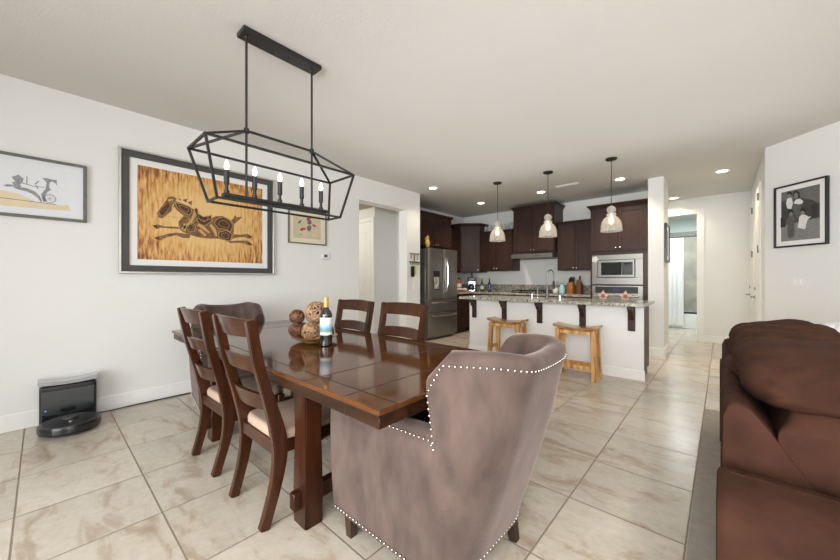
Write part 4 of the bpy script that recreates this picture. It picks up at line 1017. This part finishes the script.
# things on the counter
CZT = .9125
t = thing('knife_block', 'reddish wooden knife block on the back counter', 'knife block', (-2.20, 6.93, CZT), R(-12))
obj('block', G().prism([(-.075, 0), (.075, 0), (.075, .14), (-.02, .23), (-.075, .20)], lambda u, v, d: (d, u, v), -.055, .055), M['block'], t)
kb = Euler((0, 0, R(-12))).to_matrix()
for k, (dx, dy, dz, L_) in enumerate(((-.035, .02, .20, .13), (-.01, .0, .205, .12), (.02, .025, .19, .14), (-.03, -.035, .21, .09), (.03, -.03, .205, .1))):
    p = kb @ Vector((dx, dy, dz))
    k_ = thing('kitchen_knife', 'black handled knife standing in the wooden knife block', 'knife', (-2.20+p.x, 6.93+p.y, CZT+p.z), R(-12), 'knives in the knife block')
    obj('handle', G().bar([(0, 0, -.01), (0, .008, L_*.5), (0, .02, L_)], [.018, .022, .020], [.026, .028, .024], (0, 1, 0)), M['black'], k_)
    obj('bolster', G().box((0, -.002, -.008), (.016, .022, .012)), M['steel'], k_)
t = thing('knife_block', 'darker narrow wooden block right of the reddish knife block', 'knife block', (-2.06, 6.97, CZT), R(-8))
obj('block', G().prism([(-.06, 0), (.06, 0), (.06, .17), (-.06, .27)], lambda u, v, d: (d, u, v), -.04, .04), wood('brown_block', (.10, .045, .015), (.2, .09, .035), .4, .2, (6, 6, 1)), t)
k_ = thing('kitchen_knife', 'black handled knife in the narrow darker block', 'knife', (-2.06, 6.95, CZT+.22), R(-8))
obj('handle', G().bar([(0, 0, 0), (0, .008, .07), (0, .02, .13)], [.02, .024, .020], [.03, .03, .024], (0, 1, 0)), M['black'], k_)
t = thing('ceramic_bottle', 'pale aqua ceramic bottle left of the knife block', 'bottle', (-2.375, 6.90, CZT))
obj('body', G().lathe([(.04, 0), (.052, .01), (.058, .06), (.054, .11), (.035, .15), (.022, .175), (.022, .19)], n=24), M['aqua'], t)
obj('stopper', G().lathe([(.016, .19), (.03, .20), (.03, .215), (.012, .225), (.001, .226)], n=16), plain('green_stopper', (.2, .42, .34), .4), t)
t = thing('utensil_crock', 'small cream crock with grey whisk left of the aqua bottle', 'crock', (-2.50, 6.90, CZT))
obj('crock', G().lathe([(.04, 0), (.055, .012), (.06, .06), (.05, .105), (.045, .11), (.04, .105), (.05, .06), (.04, .02), (.001, .018)], n=22), M['crockwhite'], t)
ut = thing('whisk', 'grey kitchen whisk leaning in the cream crock', 'whisk', (-2.495, 6.90, CZT+.03), 0)
obj('handle', G().tube([(0, 0, 0), (.02, 0, .10)], .008, 8), M['steeldark'], ut)
g = G()
for k in range(4):
    a = PI*k/4; c_, s_ = math.cos(a), math.sin(a)
    g.tube([(.02+q*c_*.032+z*.2, q*s_*.032, .10+z) for q, z in ((.3, 0), (.9, .04), (1, .07), (.6, .095), (0, .105), (-.6, .095), (-1, .07), (-.9, .04), (-.3, 0))], .0025, 5)
obj('wires', g, M['steeldark'], ut)
t = thing('cutting_board', 'tall narrow reddish cutting board leaning on the oven tower', 'cutting board', (-1.80, 6.85, CZT))
obj('board', G().box((0, 0, .15), (.022, .20, .30), (0, R(3), 0), .006, 2), M['redwood'], t)
obj('handle', G().box((.012, 0, .35), (.02, .05, .11), (0, R(3), 0), .006, 2), M['steeldark'], t)
# left corner of the counter
t = thing('coffee_maker', 'black and silver drip coffee maker in the counter corner', 'coffee maker', (-4.42, 6.78, CZT), R(25))
obj('base', G().b2((-.085, -.13, 0), (.085, .10, .035), .008, 2), M['chrome'], t)
obj('column', G().b2((-.08, .02, .035), (.08, .10, .26), .01, 2), M['chrome'], t)
obj('brew_head', G().b2((-.088, -.11, .23), (.088, .10, .33), .015, 2), M['black'], t)
obj('carafe', G().lathe([(.05, .04), (.062, .06), (.062, .13), (.045, .17), (.048, .185)], (0, -.05, 0), 20), M['blackglass'], t)
obj('lid', G().lathe([(.03, .33), (.03, .36), (.018, .37), (.018, .41), (.024, .43), (.001, .435)], (0, 0, 0), 14), M['black'], t)
t = thing('canister', 'white canister with dark mark beside the coffee maker', 'canister', (-4.68, 6.62, CZT))
obj('body', G().lathe([(.07, 0), (.075, .006), (.075, .17), (.07, .18), (.001, .182)], n=24), M['white'], t)
obj('mark', G().lathe([(.0755, .085), (.076, .087), (.076, .097), (.0755, .099)], n=24, cap=False), M['charcoal'], t)
t = thing('tea_box', 'orange-brown carton on top of the white canister', 'box', (-4.68, 6.62, CZT+.183), R(20))
obj('carton', G().b2((-.05, -.04, 0), (.05, .04, .10), .003, 1), M['orange'], t)
obj('flap', G().prism([(-.05, 0), (.05, 0), (.0, .045)], lambda u, v, d: (u, d, .10+v), -.03, .03), M['charcoal'], t)
t = thing('bread_tray', 'low wooden tray with white packets at the counter corner', 'tray', (-4.50, 6.50, CZT), R(25))
obj('tray', G().b2((-.16, -.08, 0), (.16, .08, .03), .006, 1), M['block'], t)
for dx, lab in ((-.055, 'white paper packet on the left of the low wooden tray'), (.06, 'white paper packet on the right of the low wooden tray')):
    p = thing('paper_packet', lab, 'packet', (-4.50+dx*.9, 6.50+dx*.42, CZT+.03), R(25))
    obj('wrap', G().pillow((0, 0, .025), (.11, .10, .05), .4, 10), M['white'], p)
def dbottle(label, x, y, lm, s=1.0):
    b = thing('dark_bottle', label, 'bottle', (x, y, CZT), 0, 'dark bottles by the coffee maker')
    obj('glass', G().lathe([(r*s, z*s) for r, z in [(.03, 0), (.037, .006), (.038, .16), (.033, .19), (.016, .225), (.0135, .29), (.016, .292), (.016, .305), (.001, .306)]], n=20), M['greenglass'], b)
    obj('label', G().lathe([(.0385*s, .06*s), (.039*s, .062*s), (.039*s, .13*s), (.0385*s, .132*s)], n=20, cap=False), lm, b)
dbottle('dark green bottle with pale label beside the coffee maker', -4.10, 6.72, M['greylabel']); dbottle('dark green bottle with purple label, rightmost on the corner counter', -3.93, 6.76, M['bluelabel'])
# jars above the cabinets
ztop = 1.385+.92
x = -4.14
i = 0
while x < -3.40:
    h = (.13, .16, .12, .17, .145, .15)[i % 6]
    j = thing('glass_jar', 'clear glass jar standing in the row on top of the wall cabinet', 'jar', (x, 6.96, ztop+.001), 0, 'clear jars on top of the cabinet')
    obj('glass', G().lathe([(.001, .003), (.034, 0), (.038, .006), (.038, h*.72), (.028, h*.8), (.028, h*.86)], n=18), M['clear'], j)
    obj('lid', G().lathe([(.03, h*.86), (.03, h*.97), (.001, h)], n=18), M['silver'], j)
    x += .092; i += 1
for yy, lb in ((6.02, 'pale lidded jar on top of the narrow cabinet, nearer the fridge'), (6.20, 'pale lidded jar on top of the narrow cabinet, nearer the corner')):
    j = thing('glass_jar', lb, 'jar', (-4.76, yy, 1.385+.961), 0)
    obj('glass', G().lathe([(.001, .003), (.045, 0), (.05, .006), (.05, .11), (.038, .125), (.038, .135)], n=18), M['clear'], j)
    obj('lid', G().lathe([(.04, .135), (.04, .155), (.001, .158)], n=18), M['greylabel'], j)
# ------------------------------------------------------------------ fridge (local front -y, rotated to face +x)
FH = 1.805
t = thing('refrigerator', 'stainless french-door refrigerator with two bottom drawers', 'refrigerator', (-5.03, 5.44, 0), PI/2)
obj('cabinet', G().b2((-.485, -.74, .02), (.485, -.115, FH-.015), .006, 1), M['steeldark'], t)
def fdoor(name, x0, x1, z0, z1, mat):
    g = G(); n = 10; rings = []
    for k in range(n+1):
        u = k/n; x = x0+(x1-x0)*u; bulge = .012*(1-(2*u-1)**2)
        e = .012 if (k == 0 or k == n) else 0
        rings.append([(x, -.742, z0), (x, -.812-bulge+e, z0), (x, -.812-bulge+e, z1), (x, -.742, z1)])
    g.loops(rings); return obj(name, g, mat, t, 30)
dL = fdoor('door', -.485, -.004, .80, FH, M['steeldark']); dR = fdoor('door', .004, .485, .80, FH, M['steeldark'])
d1 = fdoor('drawer', -.485, .485, .545, .79, M['steeldark']); d2 = fdoor('drawer', -.485, .485, .07, .535, M['steeldark'])
for o, s in ((dL, -1), (dR, 1)):
    g = G(); g.tube([(s*.035, -.82, .93), (s*.035, -.87, .97), (s*.045, -.885, 1.10), (s*.05, -.888, 1.28), (s*.045, -.885, 1.46), (s*.035, -.87, 1.60), (s*.035, -.82, 1.64)], .012, 8)
    obj('handle', g, M['chrome'], o)
for o, z in ((d1, .735), (d2, .475)):
    obj('handle', G().tube([(-.38, -.82, z), (-.37, -.87, z), (-.2, -.886, z), (0, -.89, z), (.2, -.886, z), (.37, -.87, z), (.38, -.82, z)], .012, 8), M['chrome'], o)
ds = obj('water_dispenser', G().b2((-.345, -.832, .98), (-.145, -.80, 1.36), .006, 1), M['blackmetal'], dL)
obj('dispenser_recess', G().b2((-.325, -.836, 1.0), (-.165, -.826, 1.24), .004, 1).tube([(-.29, -.845, 1.02), (-.22, -.85, 1.10), (-.24, -.85, 1.22)], .016, 8), M['silver'], dL)
g = G().tube([(-.14, -.70, FH-.0), (-.14, -.70, FH+.01)], .02, 8)
obj('hinge_cover', G().b2((-.45, -.80, FH-.015), (-.36, -.66, FH+.018), .006, 1).b2((.36, -.80, FH-.015), (.45, -.66, FH+.018), .006, 1), M['blackmetal'], t)
g.bm.free()
# rooster-like ornament on the fridge
t = thing('ceramic_rooster', 'small yellow ceramic bird ornament on top of the fridge', 'ornament', (-4.255, 4.985, FH+.0195), R(70))
g = G(); g.lathe([(.001, 0), (.035, .002), (.03, .02), (.045, .04), (.055, .07), (.045, .10), (.03, .13), (.026, .16), (.030, .18), (.022, .205), (.001, .215)], n=18)
obj('body', g, M['yellow'], t)
obj('tail', G().prism([(0, .05), (.07, .09), (.10, .16), (.08, .19), (.045, .15), (.01, .11)], lambda u, v, d: (d, u, v), -.012, .012), M['yellow'], t)
obj('comb', G().prism([(-.03, .205), (-.015, .235), (0, .215), (.01, .232), (.022, .20)], lambda u, v, d: (d, u, v), -.006, .006), M['red'], t)
obj('beak', G().lathe([(.009, 0), (.001, .03)], (0, -.025, .185), 8, axis='y'), M['orange'], t)

# ------------------------------------------------------------------ bathroom
t = thing('bathtub', 'white bathtub behind the shower curtain', 'bathtub', (-.885, 10.42, 0))
g = G(); g.b2((-.78, 0, 0), (.78, .06, .36), .012, 2); g.b2((-.78, .72, 0), (.78, .80, .36), .012, 2); g.b2((-.78, .06, 0), (-.70, .72, .36), .012, 2); g.b2((.70, .06, 0), (.78, .72, .36), .012, 2); g.b2((-.70, .06, 0), (.70, .72, .08))
obj('tub_shell', g, M['tub'], t)
rd = obj('curtain_rod', G().tube([(-1.66, 10.40, 2.23), (-.10, 10.40, 2.23)], .013, 10), M['blackmetal']); tag(rd, 'dark shower curtain rod across the bathtub', 'curtain rod')
t = thing('shower_curtain', 'white shower curtain gathered at the left of the tub', 'curtain', (-1.03, 10.37, 0))
g = G(); rings = []
for k in range(61):
    u = k/60; x = -.46+.80*u; y = -.02+.028*math.sin(u*2*PI*9)+.01*math.sin(u*2*PI*4+1)
    rings.append([(x, y-.004, .07), (x, y*.8-.004, 1.2), (x*.98, y*.6-.004, 2.2), (x*.98, y*.6, 2.2), (x, y*.8, 1.2), (x, y, .07)])
g.loops(rings); obj('cloth', g, M['curtain'], t, 70)
g = G()
for k in range(9):
    x = -.44+.78*k/8; g.tube([(x, .03+.022*math.cos(a), 2.222+.026*math.sin(a)) for a in [2*PI*i/12 for i in range(12)]], .0025, 5, True)
obj('ring', g, M['steel'], t)

# ------------------------------------------------------------------ rug and sofa
r = obj('area_rug', G().b2((-.117, .45, .0005), (1.9, 4.02, .012), .004, 1), M['rug']); tag(r, 'flat grey area rug under the brown sofa', 'rug')
t = thing('sofa', 'dark brown microfibre sofa with puffy back pillows', 'sofa', (0, 0, .012))
SZ = -.012
def S(x, y, z): return (x, y, z+SZ)
prof = [(.0, .06), (-.005, .40), (.0, .74), (.012, .775), (.035, .785), (.065, .775), (.10, .73), (.25, .50), (.27, .30), (.27, .06)]
g = G(); rings = []
for y, k in ((1.49, .97), (1.50, 1), (1.9, 1), (2.4, 1), (2.9, 1), (3.12, 1), (3.13, .97)):
    rings.append([S(.13+(x-.13)*k, y, z if k == 1 else .4+(z-.4)*.985) for x, z in prof])
g.loops(rings); obj('back_frame', g, M['sofa'], t, 50)
def arm(y0, y1):
    g = G(); rings = []; n = 22
    sec = []
    hw = (y1-y0)/2; yc = (y0+y1)/2
    for k in range(n+1):
        a = PI*k/n; sec.append((math.copysign(abs(math.cos(a))**.55, math.cos(a))*hw, .47+.135*abs(math.sin(a))**.6))
    sec = [(hw*.93, .06), (hw*.96, .25)]+sec+[(-hw*.96, .25), (-hw*.93, .06)]
    for x, k in ((-.012, .93), (-.008, .97), (.012, 1.0), (.3, 1.0), (.6, 1.01), (.86, 1.0), (.90, .97), (.915, .9)):
        rings.append([S(x, yc+u*k, .06+(v-.06)*(1-(1-k)*.5)+.008*noise.noise(Vector((x*5, u*9, v*7)))) for u, v in sec])
    g.loops(rings)
    o = obj('armrest', g, M['sofa'], t, 60)
    g = G()
    g.tube([S(x, y1-.12, .06+(.605-.06)-.0015+.008*noise.noise(Vector((x*5, .5, 4)))) for x in (.02, .12, .3, .45, .6, .75, .88)], .003, 6)
    obj('seam', g, M['sofa'], o)
arm(1.16, 1.488); arm(3.132, 3.46)
obj('seat_base', G().b2(S(.20, 1.49, .06), S(.88, 3.13, .30), .02, 2), M['sofa'], t)
for y in (1.51, 2.32):
    obj('seat_cushion', G().pillow(S(.58, y+.40, .385), (.72, .81, .20), .3, 22, None, .008, 3+y), M['sofa'], t, 70)
def plump(name, y0, y1, cx, cz, sx, sz, lean, e, seed, wr, pinch=.35):
    g = G(); yc, w = (y0+y1)/2, y1-y0
    nu, nv = 52, 48; rows = []
    for i in range(nu+1):
        a_ = PI*i/nu; u = -math.cos(a_); u = math.copysign(abs(u)**.8, u); f = math.sqrt(max(0, 1-abs(u)**3.2))
        row = []
        for j in range(nv):
            a = 2*PI*j/nv; c, s = math.cos(a), math.sin(a)
            x = math.copysign(abs(c)**e, c)*sx/2; z = math.copysign(abs(s)**e, s)*sz/2
            kx = pinch+(1-pinch)*f; kz = .25+.75*f
            x *= kx; z *= kz
            X = cx+x*math.cos(lean)-z*math.sin(lean); Z = cz+x*math.sin(lean)+z*math.cos(lean)
            q = Vector((X*5+seed, u*2.4+seed*.3, Z*8))
            d = wr*(noise.noise(q)+.55*noise.noise(q*2.1)+.25*abs(noise.noise(q*4.3)))
            # gathered folds near the side seams
            d += wr*.5*math.sin(a*9+seed)*max(0, abs(u)-.55)**1.2
            row.append(S(X+d*c, yc+u*w/2, Z+d*s))
        rows.append(row)
    g.loops(rows); return obj(name, g, M['sofa'], t, 75)
for y0, y1, sd in ((1.53, 2.34, 2.0), (2.31, 3.12, 7.3)):
    plump('back_cushion', y0-.035, y1+.0, .320, .625, .40, .47, R(-12), .62, sd, .020, .95)
    plump('head_cushion', y0-.02, y1-.01, .250, .832, .42, .215, R(2), .74, sd+3, .024, .6)
g = G()
for x in (.06, .84):
    for y in (1.24, 3.38): g.lathe([(.02, SZ), (.028, .05)], (x, y, .012), 12)
obj('foot', g, M['legdark'], t)
# white knitted throw bundled on the far armrest
g = G().pillow((.60, 3.375, .765), (.42, .29, .26), .62, 44, (0, 0, R(-20)), .045, 5, 9.0)
o = obj('knit_throw', g, M['knit'], None, 80); tag(o, 'white bunched knit throw on the far arm of the brown sofa', 'blanket')

# ------------------------------------------------------------------ lights, world, camera
def area(name, loc, rot, sx, sy, power, color=(1, 1, 1), spread=None):
    l = bpy.data.lights.new(name, 'AREA'); l.shape = 'RECTANGLE'; l.size = sx; l.size_y = sy; l.energy = power; l.color = color
    if spread: l.spread = R(spread)
    o = bpy.data.objects.new(name, l); COL.objects.link(o); o.location = loc; o.rotation_euler = rot; return o
def point(name, loc, power, color, r=.03):
    l = bpy.data.lights.new(name, 'POINT'); l.energy = power; l.color = color; l.shadow_soft_size = r
    o = bpy.data.objects.new(name, l); COL.objects.link(o); o.location = loc; return o
DAY = (.965, .985, 1.0)
area('patio_daylight', (-.6, -2.60, 1.25), (R(82), 0, R(5)), 3.9, 2.1, 125, DAY, 112)
area('side_daylight', (4.2, -.3, 1.5), (R(90), 0, R(90)), 2.9, 1.5, 56, DAY)
area('bounce_near', (.9, -.9, 2.1), (R(180), 0, 0), 2.2, 1.6, 34, (1, .985, .95))
area('bounce_dining', (-1.3, 3.2, 2.2), (R(180), 0, 0), 4.2, 3.6, 15, (1, .98, .94))  # added upward fill hung in mid-air to brighten the ceiling, no real fixture
for (x, y), lb in cans:
    l = bpy.data.lights.new('can_glow', 'SPOT'); l.energy = 75 if (y > 5.5 and x < -.9) else (26 if x < -1 else 48); l.spot_size = R(125); l.spot_blend = .8; l.color = (1, .87, .70) if x < -.9 else (1, .84, .63); l.shadow_soft_size = .06
    o = bpy.data.objects.new('can_glow', l); COL.objects.link(o); o.location = (x, y, CZ-.02)
for x, y, p_ in ((.85, 2.5, 70), (.9, .7, 40), (-.2, -.6, 25)):  # added fill spots for the right floor and sofa; no ceiling fixtures here
    l = bpy.data.lights.new('living_fill_spot', 'SPOT'); l.energy = p_; l.spot_size = R(112); l.spot_blend = .9; l.color = (1, .95, .88); l.shadow_soft_size = .12
    o = bpy.data.objects.new('living_fill_spot', l); COL.objects.link(o); o.location = (x, y, CZ-.02)
point('side_hall_fill', (-5.4, 3.0, 2.2), 22, (1, .96, .9), .15)  # added fill to lighten the side hall, no lamp modelled there
for x in (-2.738, -1.91, -1.08): point('pendant_glow', (x, 4.965, 1.955), 3, (1, .78, .5), .022)
for y in (.757, .925, 1.093, 1.255, 1.412): point('candle_glow', (-2.27, y, 1.885), 1.2, (1, .78, .5), .010)
area('flash_fill', (.45, -.55, 2.05), (R(72), 0, R(36)), 1.0, .8, 26, (1, .985, .96))
area('hall_bounce', (-.4, 7.6, 2.70), (0, 0, 0), .5, .8, 3, (1, .93, .80))
area('bath_fill', (-.7, 9.9, 2.7), (0, 0, 0), .9, .6, 36, (.95, 1, 1))  # added overhead fill to brighten the bathroom; no window in there
w = bpy.data.worlds.new('sky'); SC.world = w; w.use_nodes = True
nt = w.node_tree; bg = nt.nodes['Background']
sky = nt.nodes.new('ShaderNodeTexSky'); sky.sky_type = 'HOSEK_WILKIE'; sky.turbidity = 3; sky.sun_direction = (.3, -.6, .7)
nt.links.new(sky.outputs[0], bg.inputs[0]); bg.inputs[1].default_value = 1.0
cam = bpy.data.cameras.new('camera'); cam.sensor_width = 36; cam.lens = 36*338/840; cam.clip_start = .02
co = bpy.data.objects.new('camera', cam); COL.objects.link(co); co.location = (0, 0, 1.18); co.rotation_euler = (R(90), 0, R(41.78))
SC.camera = co
SC.view_settings.view_transform = 'Standard'
SC.view_settings.exposure = .21
SC.cycles.use_denoising = True
SC.cycles.max_bounces = 10; SC.cycles.diffuse_bounces = 6; SC.cycles.transparent_max_bounces = 16
SC.cycles.sample_clamp_indirect = 6; SC.cycles.caustics_reflective = False; SC.cycles.caustics_refractive = False
bpy.context.view_layer.update()
